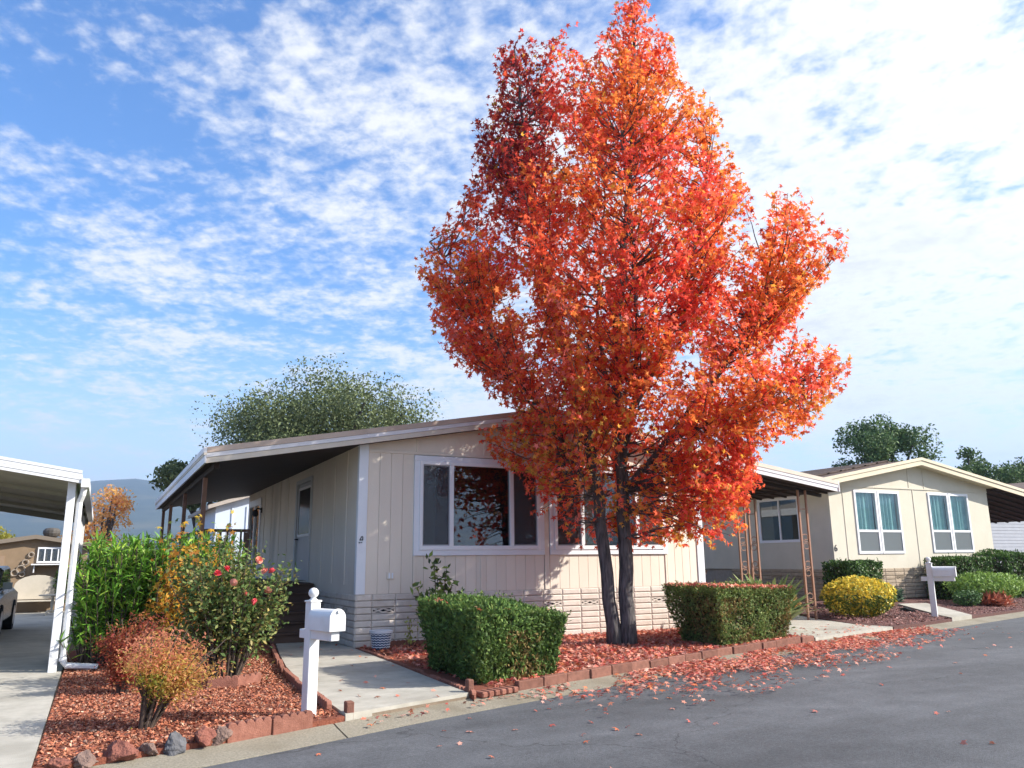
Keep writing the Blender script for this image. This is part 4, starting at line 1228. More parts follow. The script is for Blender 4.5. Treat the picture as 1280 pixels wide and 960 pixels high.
KA = math.atan2(.275, .96)
hedge('clipped_hedge', (3.78, 8.28), R(17), 1.50, 2.0, ZY - .01, lambda a, b_: .85 - .10 * a + .04 * b_ - .05 * np.clip(a - .85, 0, 1) * 6, 24000,
      'dense green juniper block hedge beside the front walk', dry=lambda a, b_, z: (z < .7) & (a > .3), taper=.20, skew=(.02, 1.0), size=(.04, .075))
hedge('clipped_hedge', (8.66, 9.92), R(17), 2.45, 1.30, ZY - .01, lambda a, b_: .93 - .09 * a + .02 * b_, 22000,
      'green block hedge with fallen leaves on top, beside the side driveway', cols=[(.12, .19, .045), (.17, .25, .06), (.24, .29, .09), (.08, .12, .035), (.24, .19, .07)], w=(3, 3, 2.4, 1.6, 1.0), taper=.20, dry=lambda a, b_, z: z < .8, skew=(-.05, 1.0), size=(.04, .075))
c = []
for _ in range(1150):
    a, b_ = RNG.random(2); p = np.array((8.66, 9.92)) + rot2((a * 2.43, 0), R(17)) + np.array((-.05, 1.0)) * b_ * 1.28; c.append((p[0], p[1], ZY + .93 - .09 * a + .0 + RNG.uniform(-.01, .035)))
for _ in range(70):
    a, b_ = RNG.random(2); p = np.array((3.78, 8.28)) + rot2((a * 1.42, 0), R(17)) + np.array((.02, 1.0)) * b_ * 1.95; c.append((p[0], p[1], ZY + .85 - .10 * a - .02 + .04 * b_ + RNG.uniform(-.01, .03) - (.06 if a > .85 else 0)))
P_, N_, S_, C_ = litter(np.array(c), (.036, .06), .5)
tag(scatter('leaf_litter', T_STAR, P_, N_, S_, C_, L_FALL), 'fallen orange and pink leaves lying on the hedge tops', 'leaves', kind='stuff')

# far hedges by the cream home
BOX = [(.05, .105, .025), (.075, .15, .03), (.11, .2, .04), (.035, .07, .02)]
hedge('boxwood_hedge', (16.75, 14.35), R(4), 1.45, .8, .18, lambda a, b_: 1.17 + 0 * a, 5000, 'dark green boxwood block behind the yellow bush', cols=BOX, w=(3, 3, 1.5, 2), tmpl=T_OVAL, size=(.06, .1), m=L_GREEN, taper=.05, rnd=.12)
hedge('boxwood_hedge', (21.9, 15.2), R(3), 2.2, .8, .22, lambda a, b_: 1.2 + 0 * a, 5000, 'dark boxwood block under the right pair of windows', cols=BOX, w=(3, 3, 1.5, 2), tmpl=T_OVAL, size=(.06, .1), m=L_GREEN, taper=.05, rnd=.12)
hedge('boxwood_hedge', (24.6, 15.1), R(6), 3.6, 1.2, .2, lambda a, b_: 1.28 + .08 * np.sin(a * 7), 7000, 'large dark boxwood hedge at the corner of the cream home', cols=BOX, w=(3, 3, 1.5, 2), tmpl=T_OVAL, size=(.07, .11), m=L_GREEN, taper=.05, rnd=.16)


def bush(name, base, rad, n, cols, w, label, cat='shrub', tmpl=T_OVAL, size=(.05, .09), m=None, zc=None, stems=10, shell=.55, lump=.18, upness=.3, colf=None, group=None, stemr=.012):
    b = thing(name, base, label, cat, group)
    zc = zc if zc is not None else rad[2]
    d = unit(RNG.normal(size=(n, 3)))
    rr = (shell + (1 - shell) * RNG.random(n)) * (1 + lump * field(d * 2.2, 2.0, n % 97))
    p = d * rr[:, None] * np.array(rad) + np.array([base[0], base[1], base[2] + zc])
    p[:, 2] = np.maximum(p[:, 2], base[2] + .03)
    c_ = palette(n, cols, w)
    if colf is not None: c_ = colf(p, d, c_)
    dirs = d * .6 + np.array([0, 0, upness]) + RNG.normal(size=(n, 3)) * .45
    o = scatter('foliage', tmpl, p, d * .6 + RNG.normal(size=(n, 3)) * .6 + np.array([0, 0, .3]), RNG.uniform(*size, n), c_, m or L_GREEN, b, dirs)
    tag(o, kind='stuff')
    mb = MB()
    for i in range(stems):
        a = 2 * math.pi * i / stems + RNG.random() * .5; f_ = RNG.uniform(.3, .8)
        e = (base[0] + math.cos(a) * rad[0] * f_, base[1] + math.sin(a) * rad[1] * f_, base[2] + zc + rad[2] * RNG.uniform(.0, .6))
        mid = (base[0] + math.cos(a) * rad[0] * f_ * .35, base[1] + math.sin(a) * rad[1] * f_ * .35, base[2] + (e[2] - base[2]) * .55)
        mb.tube([(base[0] + math.cos(a) * .04, base[1] + math.sin(a) * .04, base[2] - .02), mid, e], [stemr, stemr * .8, stemr * .4], 5)
    mb.build('stems', M_TWIG, b)
    return b


bush('golden_euonymus', (15.58, 13.15, ZY), (.84, .8, .47), 5200, [(.82, .62, .07), (.72, .54, .07), (.28, .33, .05), (.14, .2, .04)], [3.5, 2.5, 1.3, .8], 'bright yellow and green mounded bush beside the side driveway', size=(.06, .1), zc=.47, shell=.75, lump=.06,
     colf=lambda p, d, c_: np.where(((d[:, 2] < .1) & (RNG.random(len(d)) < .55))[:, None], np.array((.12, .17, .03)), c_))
bush('leafy_shrub', (22.0, 14.25, .17), (1.25, .8, .42), 5200, [(.22, .34, .07), (.28, .42, .09), (.14, .24, .05)], [3, 2, 2], 'light green rounded shrub near the far mailbox', size=(.06, .11), zc=.45, shell=.6, lump=.16)
bush('leafy_shrub', (20.6, 13.9, .15), (.45, .35, .22), 1300, [(.07, .14, .05), (.10, .19, .06)], [2, 2], 'low dark green shrub in front of the light green one', size=(.05, .08), zc=.22)
bush('red_grass', (21.5, 13.75, .15), (.42, .32, .16), 900, [(.45, .12, .07), (.5, .18, .1)], [1, 1], 'small tuft of russet ornamental grass in dark bark', 'grass tuft', tmpl=T_LANCE, size=(.16, .28), zc=.1, shell=.1, upness=.6, stems=3, stemr=.006)
bush('blue_fescue', (19.75, 15.55, .22), (.25, .22, .22), 500, [(.08, .13, .09), (.1, .16, .1)], [1, 1], 'small blue green tuft against the tan block skirting', 'grass tuft', tmpl=T_LANCE, size=(.2, .32), zc=.12, shell=.1, upness=.9, stems=3, stemr=.006)
bush('orange_shrub', (13.72, 13.62, ZY), (.40, .38, .3), 1500, [(.5, .22, .06), (.55, .3, .08), (.3, .2, .05)], [2, 1.5, 1], 'small orange shrub at the foot of the trellis post', size=(.05, .08), zc=.33)
# strap-leaved clump behind the hedge
dl = thing('daylily_clump', (11.42, 11.72, ZY), 'clump of long narrow leaves arching out behind the leaf-topped hedge', 'plant')
n = 150; a = RNG.random(n) * 6.28; e = RNG.uniform(.5, 1.3, n)
dr_ = np.stack([np.cos(a) * np.cos(e), np.sin(a) * np.cos(e), np.sin(e)], 1)
pp = np.array([11.42, 11.72, ZY]) + np.stack([np.cos(a), np.sin(a), 0 * a], 1) * .08
tag(scatter('foliage', T_LANCE, pp, np.cross(dr_, np.cross(dr_, [0, 0, 1.0])) * -1, RNG.uniform(.75, 1.25, n), palette(n, [(.16, .25, .08), (.26, .32, .12)], [1, 1]), L_GREEN, dl, dr_), kind='stuff')

# ------------------------------------------------------------------ planting in the red bed
def nandina(base, h, r, n, cols, w, label, colf=None, zlow=.28, lean=0.0):
    b = thing('nandina_shrub', base, label, 'shrub', None)
    mb = MB(); LPn, LDn = [], []
    for i in range(22):
        a = RNG.random() * 6.28; f_ = RNG.uniform(.1, 1) ** .6
        e = np.array([base[0] + math.cos(a) * r * f_ * (1.35 if lean and math.cos(a) > 0 else 1) + .06 + lean * f_, base[1] + math.sin(a) * r * f_, base[2] + h * RNG.uniform(.62, 1.05) * (1 - .15 * f_)])
        s = np.array([base[0] + math.cos(a) * .045, base[1] + math.sin(a) * .045, base[2] - .02]); m1 = s * .6 + e * .4 + np.array([-math.cos(a) * r * .15, -math.sin(a) * r * .15, .05])
        mb.tube([s, m1, e], [.012, .009, .004], 5)
        k_ = n // 22
        t = RNG.uniform(zlow, 1.02, k_)[:, None]
        ax = np.where(t < .5, s + (m1 - s) * t * 2, m1 + (e - m1) * (t * 2 - 1))
        LPn.append(ax + RNG.normal(size=(k_, 3)) * np.array([.09, .09, .06]) * r / .42)
    mb.build('stems', M_TWIG, b)
    p = np.concatenate(LPn)
    gap = field(p, 7.0, 31) + RNG.normal(size=len(p)) * .25 > -.25       # see-through gaps between sprays
    p = p[gap]; c_ = palette(len(p), cols, w)
    if colf is not None: c_ = colf(p, c_)
    o = scatter('foliage', T_LANCE, p, RNG.normal(size=(len(p), 3)) * .7 + np.array([0, 0, .8]), RNG.uniform(.022, .046, len(p)), c_, L_RED, b, RNG.normal(size=(len(p), 3)) + np.array([0, 0, .3]))
    o.data.vertices  # one mass of small leaflets
    tag(o, kind='stuff')
    return b


T_LANCE_W = (T_LANCE[0] * np.array([2.4, 1, 1]), T_LANCE[1])
_tl = T_LANCE; T_LANCE = T_LANCE_W
def nand_cols(p, c_):
    r_ = RNG.random(len(p)); x = (p[:, 0] - .56) / .4
    c_ = np.where(((p[:, 2] > .66 + .1 * RNG.normal(size=len(p))) & (r_ < .75))[:, None], np.array((.68, .27, .16)), c_)
    return np.where(((p[:, 2] < .56) & (x < .1) & (r_ < .6))[:, None], np.array((.36, .38, .07)), c_)


nandina((.48, 7.85, ZY), .86, .36, 10500, [(.62, .42, .12), (.66, .34, .14), (.56, .46, .12), (.64, .24, .14)], [3, 2.5, 2.5, 1.5], 'orange and yellow feathery shrub nearest the street in the red bed', colf=nand_cols, zlow=.46, lean=.10)
nandina((.36, 10.1, ZY), 0.84, .33, 9000, [(.42, .10, .06), (.5, .16, .08), (.36, .06, .06), (.46, .24, .09)], [3, 3, 2, 1.2], 'dusky red feathery shrub behind the orange one', zlow=.25)
T_LANCE = _tl

# oleander screen
ol = thing('oleander_hedge', (.75, 13.2, ZY), 'tall bright green long-leaved screen beside the white carport post', 'hedge')
LPo, LDo = [], []; mb = MB()
for i in range(560):
    bx, by = RNG.uniform(-.12, 1.75), RNG.uniform(12.5, 13.9)
    hgt = RNG.uniform(1.05, 1.78) if RNG.random() < .75 else RNG.uniform(.4, 1.1)
    lean = RNG.normal(size=2) * .12; lean[1] -= .10
    e = np.array([bx + lean[0], by + lean[1], ZY + hgt])
    mb.tube([(bx, by, ZY - .02), ((bx + e[0]) / 2, (by + e[1]) / 2, ZY + hgt * .5), e], [.01, .008, .004], 4, cap=False)
    nl = int(30 * hgt)
    t = RNG.uniform(.22, 1.0, nl)[:, None]
    LPo.append(np.array([bx, by, ZY]) * (1 - t) + e * t)
    a = RNG.random(nl) * 6.28; el = RNG.uniform(-.1, 1.1, nl)
    LDo.append(np.stack([np.cos(a) * np.cos(el), np.sin(a) * np.cos(el), np.sin(el)], 1))
mb.build('stems', M_TWIG, ol)
p = np.concatenate(LPo); d = np.concatenate(LDo); n = len(p)
c_ = palette(n, [(.14, .32, .04), (.20, .41, .055), (.09, .22, .035), (.38, .54, .08)], [3, 3, 1.6, 2])
tag(scatter('foliage', (T_LANCE[0] * np.array([1.0, 1, 1]), T_LANCE[1]), p, np.cross(d, np.cross([0, 0, 1.0], d)) + RNG.normal(size=(n, 3)) * .3, RNG.uniform(.13, .24, n), c_, L_GREEN, ol, d), kind='stuff')

# rose bush with its ring of edging, and the turning vine around the porch post
ROSEC = [(.10, .17, .05), (.14, .22, .06), (.07, .12, .04), (.26, .27, .09), (.34, .27, .09)]
rose = thing('rose_bush', (1.45, 10.35, ZY), 'leggy green rose bush with red and pink blooms in the red bed', 'shrub')
mb = MB(); LPr, tips = [], []
for i in range(46):
    a = RNG.random() * 6.28; f_ = RNG.random() ** .6
    e = np.array([1.42 + math.cos(a) * .70 * f_, 10.4 + math.sin(a) * .6 * f_, ZY + RNG.uniform(.55, 1.68) * (1 - .25 * f_ * f_)])
    s = np.array([1.45 + math.cos(a) * .12, 10.35 + math.sin(a) * .12, ZY - .02]); m1 = s * .45 + e * .55 + np.array([0, 0, .08])
    mb.tube([s, m1, e], [.012, .009, .004], 5); tips.append(e)
    k_ = 150
    t = RNG.uniform(.30, 1.03, k_)[:, None]
    ax = np.where(t < .5, s + (m1 - s) * t * 2, m1 + (e - m1) * (t * 2 - 1))
    LPr.append(ax + RNG.normal(size=(k_, 3)) * .10)
mb.build('canes', M_TWIG, rose)
p = np.concatenate(LPr); n = len(p)
c_ = palette(n, ROSEC, [3, 3, 2, 2.2, 1.6])
tag(scatter('foliage', T_OVAL, p, RNG.normal(size=(n, 3)) * .7 + np.array([0, 0, .8]), RNG.uniform(.045, .08, n), c_, L_GREEN, rose), kind='stuff')
M_ROSE = mat('rose_petal', (.62, .03, .05), (.75, .12, .14), 20, .6)
M_ROSE2 = mat('pink_petal', (.7, .22, .14), (.8, .35, .28), 20, .6)


def wpt(px, py, depth):
    d = CF + CR * ((px - 640) / 991.6) - CU * ((py - 480) / 991.6)
    return EYE + d * (depth / d.y)


def bloom_mesh(m):
    mb = MB()
    for ring, (rr, h0, nn, tilt) in enumerate(((.018, .03, 3, .2), (.032, .02, 5, .55), (.045, .0, 6, .95))):
        for k in range(nn):
            a = k * 6.283 / nn + ring * .5
            c, s = math.cos(a), math.sin(a); w = rr * .75
            b0 = (c * .004, s * .004, -.02)
            t0 = (c * rr - s * w, s * rr + c * w, h0 + .02 * (1 - tilt)); t1 = (c * rr + s * w, s * rr - c * w, h0 + .02 * (1 - tilt)); t2 = (c * rr * 1.25, s * rr * 1.25, h0 + .028 * (1 - tilt))
            mb.add([b0, t0, t2, t1], [(0, 1, 2), (0, 2, 3)])
    return mb.mesh('bloom', m)


BM1, BM2 = bloom_mesh(M_ROSE), bloom_mesh(M_ROSE2)
for i, (px, py, dy, mm) in enumerate(((272, 717, 10.0, BM1), (283, 711, 10.0, BM1), (292, 728, 9.95, BM2), (340, 714, 10.0, BM1), (331, 714, 10.05, BM2), (324, 700, 10.1, BM2), (308, 743, 9.95, BM2), (335, 738, 10.0, BM2), (319, 752, 9.95, BM1))):
    o = link('bloom', mm, rose, wpt(px, py, dy)); o.rotation_euler = (R(30 + 20 * (i % 3)), 0, i * 1.3); o.scale = (.85,) * 3
vine = thing('climbing_vine', (.95, 11.9, ZY), 'yellow and orange turning vine climbing by the first porch post', 'vine')
LPv = []; mb = MB()
for i in range(34):
    s = np.array([RNG.uniform(.55, 1.25), RNG.uniform(11.7, 12.3), ZY - .02]); e = np.array([RNG.uniform(.75, 1.75), RNG.uniform(11.6, 12.5), RNG.uniform(.8, 2.05)])
    m1 = (s + e) / 2 + RNG.normal(size=3) * .1
    mb.tube([s, m1, e], [.01, .008, .004], 5)
    t = RNG.uniform(.35, 1.02, 45)[:, None]
    LPv.append(np.where(t < .5, s + (m1 - s) * t * 2, m1 + (e - m1) * (t * 2 - 1)) + RNG.normal(size=(45, 3)) * .09)
mb.build('canes', M_TWIG, vine)
p = np.concatenate(LPv); n = len(p)
q = field(p, 3.0, 21) + RNG.normal(size=n) * .3
c_ = np.where((q > .1)[:, None], palette(n, [(.72, .42, .05), (.65, .28, .06), (.7, .52, .08)], [2, 2, 1]), palette(n, [(.12, .17, .04), (.2, .22, .05)], [2, 1]))
tag(scatter('foliage', T_STAR, p, RNG.normal(size=(n, 3)) * .7 + np.array([-.2, -.5, .6]), RNG.uniform(.04, .065, n), c_, L_RED, vine), kind='stuff')

# young plant against the block skirting, and a seedling beside it
hb = thing('young_shrub', (4.95, 12.55, ZY), 'thin leafy young shrub against the wall behind the juniper hedge', 'plant')
mb = MB(); LPh = []
for (dx, dy, h) in ((0, 0, 1.38), (.2, -.05, 1.28), (-.28, .05, .95), (.32, .0, 1.0), (.1, .1, 1.1), (-.1, -.1, .8)):
    e = np.array([4.95 + dx, 12.55 + dy, ZY + h]); s = np.array([4.95 + dx * .2, 12.55, ZY - .02]); mb.tube([s, (s + e) / 2 + np.array([.03, 0, .1]), e], [.012, .009, .005], 5)
    t = RNG.uniform(.45, 1.03, 34)[:, None]; LPh.append(s + (e - s) * t + RNG.normal(size=(34, 3)) * .06)
mb.build('stems', M_TWIG, hb)
p = np.concatenate(LPh); n = len(p)
tag(scatter('foliage', T_OVAL, p, RNG.normal(size=(n, 3)) * .6 + np.array([.3, -.5, .6]), RNG.uniform(.10, .17, n), palette(n, [(.08, .13, .04), (.16, .23, .05), (.28, .36, .07), (.06, .09, .03)], [2, 2, 1.8, 1.5]), L_GREEN, hb), kind='stuff')
sd = thing('seedling', (4.62, 12.78, ZY), 'pale yellow green seedling in front of the block skirting', 'plant')
mb = MB().tube([(4.62, 12.78, ZY - .02), (4.63, 12.77, ZY + .2), (4.60, 12.76, ZY + .4)], [.008, .006, .003], 5).build('stems', M_TWIG, sd)
p = np.array([4.62, 12.77, ZY + .3]) + RNG.normal(size=(46, 3)) * np.array([.07, .04, .12])
tag(scatter('foliage', T_OVAL, p, RNG.normal(size=(46, 3)) + np.array([.3, -.6, .4]), RNG.uniform(.05, .085, 46), palette(46, [(.4, .38, .1), (.25, .3, .08)], [2, 1]), L_GREEN, sd), kind='stuff')
# ------------------------------------------------------------------ edging, rocks, pot
M_EDGEB = mat('scalloped_edging', (.20, .08, .055), (.30, .13, .092), 16, .9, .4, 90, rnd=.14)
M_PAVER = mat('edging_brick', (.16, .072, .052), (.25, .115, .082), 14, .9, .4, 90, rnd=.15)


def scallop_mesh(l=.40, h=.14, t=.055, bumps=5, m=M_EDGEB):
    pts = [(0, -.06), (l, -.06)]
    for b in range(bumps):
        for k in range(5):
            a = k / 4 * math.pi
            pts.append((l - l / bumps * (b + .5) + l / bumps * .5 * math.cos(a), h - .03 + .03 * math.sin(a)))
    clean = [p for i, p in enumerate(pts) if i == 0 or math.dist(p, pts[i - 1]) > 1e-5]
    return MB().prism(clean, 'y', 0, t).mesh('edging_block', m, bevel=.004)


SC = scallop_mesh(); SC_S = scallop_mesh(.33, .13, .05, 4); BR = MB().box(0, .41, 0, .075, -.06, .10).mesh('edging_brick', M_PAVER, bevel=.008)


def run(bed, line, me, name, pitch, z, jitter=.012, flip=False, drop=0.0):
    pts = np.array(line, float); t = np.r_[0, np.cumsum(np.linalg.norm(np.diff(pts, axis=0), axis=1))]
    s = 0.0
    while s + pitch <= t[-1] + .05:
        a = np.array([np.interp(s, t, pts[:, i]) for i in (0, 1)]); b = np.array([np.interp(s + pitch, t, pts[:, i]) for i in (0, 1)])
        an = math.atan2(b[1] - a[1], b[0] - a[0])
        o = link(name, me, bed, (a[0] + RNG.normal() * jitter * .4, a[1] + RNG.normal() * jitter, z + RNG.normal() * .006 - drop))
        o.rotation_euler = (RNG.normal() * .03, RNG.normal() * .012, an + RNG.normal() * .015)
        s += pitch + .008


run(bed_red, [(x, K(x) + GW - .028) for x in np.linspace(1.06, 2.14, 8)], SC, 'edging_block', .40, .05)
run(bed_red, [(wl(y) - .058, y) for y in np.linspace(7.88, 14.2, 14)], SC_S, 'edging_block', .33, .05)
run(bed_leaf, [(x, K(x) + GW - .024) for x in np.linspace(4.30, 11.1, 22)], BR, 'edging_brick', .41, .045)
run(bed_leaf, [(wr(y) + .06, y) for y in np.linspace(8.08, 12.9, 14)], SC_S, 'edging_block', .33, .035, drop=.03)
run(bed_leaf, [(4.32, 12.98), (5.6, 12.98)], SC, 'edging_block', .40, .06)
ring = [(1.45 + .47 * math.cos(a), 10.30 + .42 * math.sin(a)) for a in np.linspace(R(195), R(350), 9)]
run(bed_red, ring, SC_S, 'edging_block', .33, ZY - .02)
# notched pavers lying at the foot of the juniper
for k in range(6):
    x = 3.74 + k * .088
    me = MB().box(0, .078, 0, .17, 0, .06).mesh('edging_paver', M_EDGEB, bevel=.012)
    o = link('edging_paver', me, bed_leaf, (x, K(x) + GW - .10, .042)); o.rotation_euler.z = KA
MB().box(3.60, 3.665, K(3.62) + GW + .0, K(3.62) + GW + .09, .03, .23).build('edging_post', M_PAVER, bed_leaf, bevel=.008)
MB().box(2.155, 2.23, K(2.2) + GW + .012, K(2.2) + GW + .11, .03, .20).build('edging_post', M_PAVER, bed_red, bevel=.008)

M_LAVA_R = mat('red_lava_rock', (.17, .06, .045), (.30, .12, .085), 14, .95, 1.0, 45)
M_LAVA_G = mat('grey_lava_rock', (.07, .07, .075), (.15, .15, .16), 14, .95, 1.0, 45)
M_LAVA_B = mat('brown_lava_rock', (.15, .10, .085), (.24, .16, .13), 14, .95, 1.0, 45)
import bmesh
ROCKS = [(-.12, .17, .11, M_LAVA_R, 'low red lava rock at the driveway end of the row'), (.06, .17, .13, M_LAVA_B, 'purplish brown lava rock, second in the row from the driveway'), (.27, .22, .17, M_LAVA_R, 'wide red lava rock, third in the row from the driveway'),
         (.475, .14, .13, M_LAVA_B, 'small brown and grey lava rock between the wide red and charcoal ones'), (.66, .20, .17, M_LAVA_G, 'charcoal grey lava rock in the row along the kerb'), (.86, .18, .17, M_LAVA_R, 'reddish lava rock just right of the charcoal one'), (1.00, .155, .15, M_LAVA_B, 'pitted brown lava rock touching the first scalloped edging block')]
for i, (x, s, h, m, lab) in enumerate(ROCKS):
    bm = bmesh.new(); bmesh.ops.create_icosphere(bm, subdivisions=4, radius=1)
    r_ = np.random.default_rng(40 + i); pl_ = unit(r_.normal(size=(11, 3))); off = r_.uniform(.45, .85, 11)
    for v in bm.verts:
        p = np.array(v.co)
        for n_, d_ in zip(pl_, off):
            q = p @ n_
            if q > d_: p = p - n_ * (q - d_)
        p *= 1 + .10 * math.sin(5 * p[0] + i) * math.sin(6 * p[1] + 2 * i) + .05 * math.sin(13 * p[2] + i) * math.sin(11 * p[0]) + r_.normal() * .018
        v.co = p
    me = bpy.data.meshes.new('lava_rock'); bm.to_mesh(me); bm.free(); me.materials.append(m)
    o = link('lava_rock', me); o.location = (x, K(x) + GW + .015, .04 + h * .36); o.scale = (s * .62, s * .5, h * .56); o.rotation_euler.z = i * 1.1
    tag(o, lab, 'rock', 'lava rocks along the kerb')

pot = thing('plant_pot', (4.12, 12.72, ZY + .005), 'white and blue patterned pot standing at the house corner', 'pot')
M_POT = mat('pot_white', (.66, .69, .74), None, rough=.4); M_POTB = mat('pot_blue', (.09, .13, .22), None, rough=.4)
MB().lathe([(.115, 0), (.125, .01), (.165, .25), (.178, .255), (.18, .285), (.165, .29), (.155, .265), (.15, .24), (.02, .235)], (4.12, 12.72, ZY + .005), 24).build('body', M_POTB, pot, smooth=False)
mb = MB()
for r in range(6):
    z = ZY + .035 + r * .038; rad = .1275 + (.038 * r + .035) / .25 * .038 + .004
    pts = [(4.12 + rad * math.cos(a), 12.72 + rad * math.sin(a), z + .013 * abs(math.sin(a * 8))) for a in np.linspace(0, 2 * math.pi, 97)]
    mb.tube(pts, .0075, 5, cap=False)
mb.lathe([(.17, .25), (.186, .25), (.188, .288), (.17, .292)], (4.12, 12.72, ZY + .005), 24)
mb.build('wave_pattern', M_POT, pot)
dp = MB().tube([(17.75, 13.75, .17), (17.62, 13.5, .19), (17.48, 13.2, .15)], [.05, .07, .06], 8).build('drain_pipe', M_IRON)
tag(dp, 'short black drain pipe lying beside the garden path', 'pipe')

# ------------------------------------------------------------------ mailboxes
M_POST = mat('white_vinyl', (.70, .70, .69), (.76, .76, .76), 5, .5, .05, 60, .4, c3=(.60, .59, .56), s3=3.0, f3=(.55, .85))


def mailbox(base, ang, label, s=1.0):
    b = thing('mailbox', base, label, 'mailbox', 'post mailboxes along the kerb')
    b.rotation_euler.z = ang; b.scale = (s,) * 3
    ORG[b.name] = Vector((0, 0, 0))              # parts are built in the post's own space; +x points to the street
    h = .055
    MB().box(-h, h, -h, h, -.05, 1.06).build('post', M_POST, b, bevel=.006)
    MB().box(-h - .008, h + .008, -h - .008, h + .008, 1.06, 1.078).build('collar', M_POST, b, bevel=.003)
    MB().lathe([(.05, 0), (.03, .012), (.022, .022), (.036, .034), (.049, .055), (.051, .072), (.045, .095), (.026, .113), (.002, .12)], (0, 0, 1.078), 18).build('finial', M_POST, b, smooth=True)
    MB().box(-.17, .44, -.045, .045, .715, .80).build('arm', M_POST, b, bevel=.005)
    prof = [(-.083, 0), (.083, 0), (.083, .12)] + [(.083 * math.cos(a), .12 + .083 * math.sin(a)) for a in np.linspace(0, math.pi, 13)][1:-1] + [(-.083, .12)]
    prof = [(u, v + .803) for u, v in prof]
    box = MB().prism(prof, 'x', .058, .46).build('box', M_POST, b, bevel=.003)
    MB().prism([(u * 1.05, .80 + (v - .80) * 1.03) for u, v in prof], 'x', .462, .476).build('box_door', M_POST, box, bevel=.003)
    MB().box(.476, .495, -.012, .012, .975, .995).build('latch', mat('pull', (.6, .6, .6), None, rough=.4), box)
    MB().box(.20, .34, .086, .092, .88, .90).box(.20, .24, .086, .092, .90, .96).build('flag', mat('pale_flag', (.6, .58, .6), None, rough=.5), box)
    return b


mailbox((1.84, 7.75, ZY - .01), math.atan2(-.96, .275), 'white post mailbox with ball finial beside the front walk', .95)
mailbox((16.99, 12.30, ZY + .0), math.atan2(-.86, .5), 'white post mailbox with ball finial beside the narrow garden path', 1.12)

# ------------------------------------------------------------------ neighbour's carport on the left
M_ALU = mat('white_aluminium', (.68, .69, .70), (.75, .76, .77), 3, .45, .04, 60, .4)
M_UNDER = mat('olive_underside', (.27, .26, .21), (.33, .32, .26), 2, .7)
cp = thing('carport', (-.41, 12.47, ZY), 'white metal carport with downspout over the left driveway', 'carport')
def cz(x): return 2.545 + .155 * (-.32 - x) if x > -4.2 else 2.545 + .155 * 3.88 - .155 * (-4.2 - x)
prof = [(-.30, cz(-.30)), (-4.2, cz(-4.2)), (-8.0, cz(-8.0))]
CPR = MB().prism([(x, z + .03) for x, z in prof] + [(x, z + .13) for x, z in prof][::-1], 'y', 12.30, 22.0).build('roof', M_ALU, cp)
MB().prism([(x, z + .0) for x, z in prof] + [(x, z + .028) for x, z in prof][::-1], 'y', 12.36, 21.9).build('underside', M_UNDER, CPR)
for k in range(4):
    MB().prism([(x, z + .0 + k * .044) for x, z in prof] + [(x, z + .040 + k * .044) for x, z in prof][::-1], 'y', 12.26 - .006 * (k % 2), 12.298).build('fascia_rib', M_ALU, CPR)
MB().prism([(x, z - .13) for x, z in prof] + [(x, z + .16) for x, z in prof][::-1], 'y', 21.95, 22.05).build('rear_fascia', M_UNDER, CPR)
for y in (14.5, 17, 19.5): MB().prism([(x, z - .06) for x, z in prof] + [(x, z - .002) for x, z in prof][::-1], 'y', y, y + .05).build('rafter', M_UNDER, CPR)
MB().box(-.30, -.20, 12.24, 22.0, 2.49, 2.605).build('gutter', M_ALU, CPR)
for y in (12.47, 17.0, 21.6):
    MB().box(-.46, -.36, y - .05, y + .05, .08, cz(-.41) + .02).build('post', M_ALU, cp, bevel=.005)
MB().box(-.45, -.37, 12.53, 21.54, cz(-.41) - .11, cz(-.41) - .01).build('beam', M_ALU, cp)
ds = MB().tube([(-.26, 12.40, 2.50), (-.27, 12.42, 2.40), (-.30, 12.47, 2.30), (-.30, 12.47, .30), (-.29, 12.46, .22), (-.25, 12.46, .17), (.12, 12.42, .135)], .040, 8).build('downspout', M_ALU, cp)
MB().box(-.345, -.255, 12.425, 12.515, .23, .27).build('elbow_band', M_ALU, ds)
# lattice panel at the carport's flank
lp = MB().box(-.44, -.40, 17.2, 21.5, 1.75, 2.45).build('flank_panel', M_UNDER, cp)
for k in range(9): MB().box(-.40, -.385, 17.3 + k * .46, 17.3 + k * .46 + .12, 1.75, 2.45).build('slat', M_ALU, lp)

# garden shed behind it
M_TAN = mat('tan_shed', (.24, .17, .105), (.29, .205, .13), 3, .85, .1, 60)
M_TANROOF = mat('shed_fascia', (.22, .18, .14), None, rough=.8)
sh = thing('garden_shed', (-1.9, 30, ZY), 'low tan garden shed with white window at the end of the left driveway', 'shed')
MB().prism([(-4.6, .08), (-.35, .08), (-.35, 2.02), (-1.74, 2.25), (-4.6, 1.80)], 'y', 28.5, 32.0).build('wall', M_TAN, sh)
rf = MB().prism([(-4.8, 1.76), (-1.74, 2.25), (-.15, 1.99), (-.15, 2.10), (-1.74, 2.37), (-4.8, 1.88)], 'y', 28.3, 32.2).build('roof', M_TANROOF, sh)
w = MB(); w.box(-1.66, -.92, 28.44, 28.5, 1.53, 1.58); w.box(-1.66, -.92, 28.44, 28.5, 1.95, 2.0)
for k in range(5): w.box(-1.66 + k * .178, -1.63 + k * .178, 28.445, 28.5, 1.58, 1.95)
w = w.build('window', M_WIN, sh); MB().box(-1.64, -.94, 28.478, 28.485, 1.56, 1.97).build('pane', M_GLASS, w)
MB().box(-1.78, -.85, 28.2, 28.5, 1.47, 1.505).build('shelf', M_WIN, sh)
for x in (-1.72, -.95): MB().box(x, x + .03, 28.3, 28.5, 1.25, 1.47).build('bracket', M_WIN, sh)
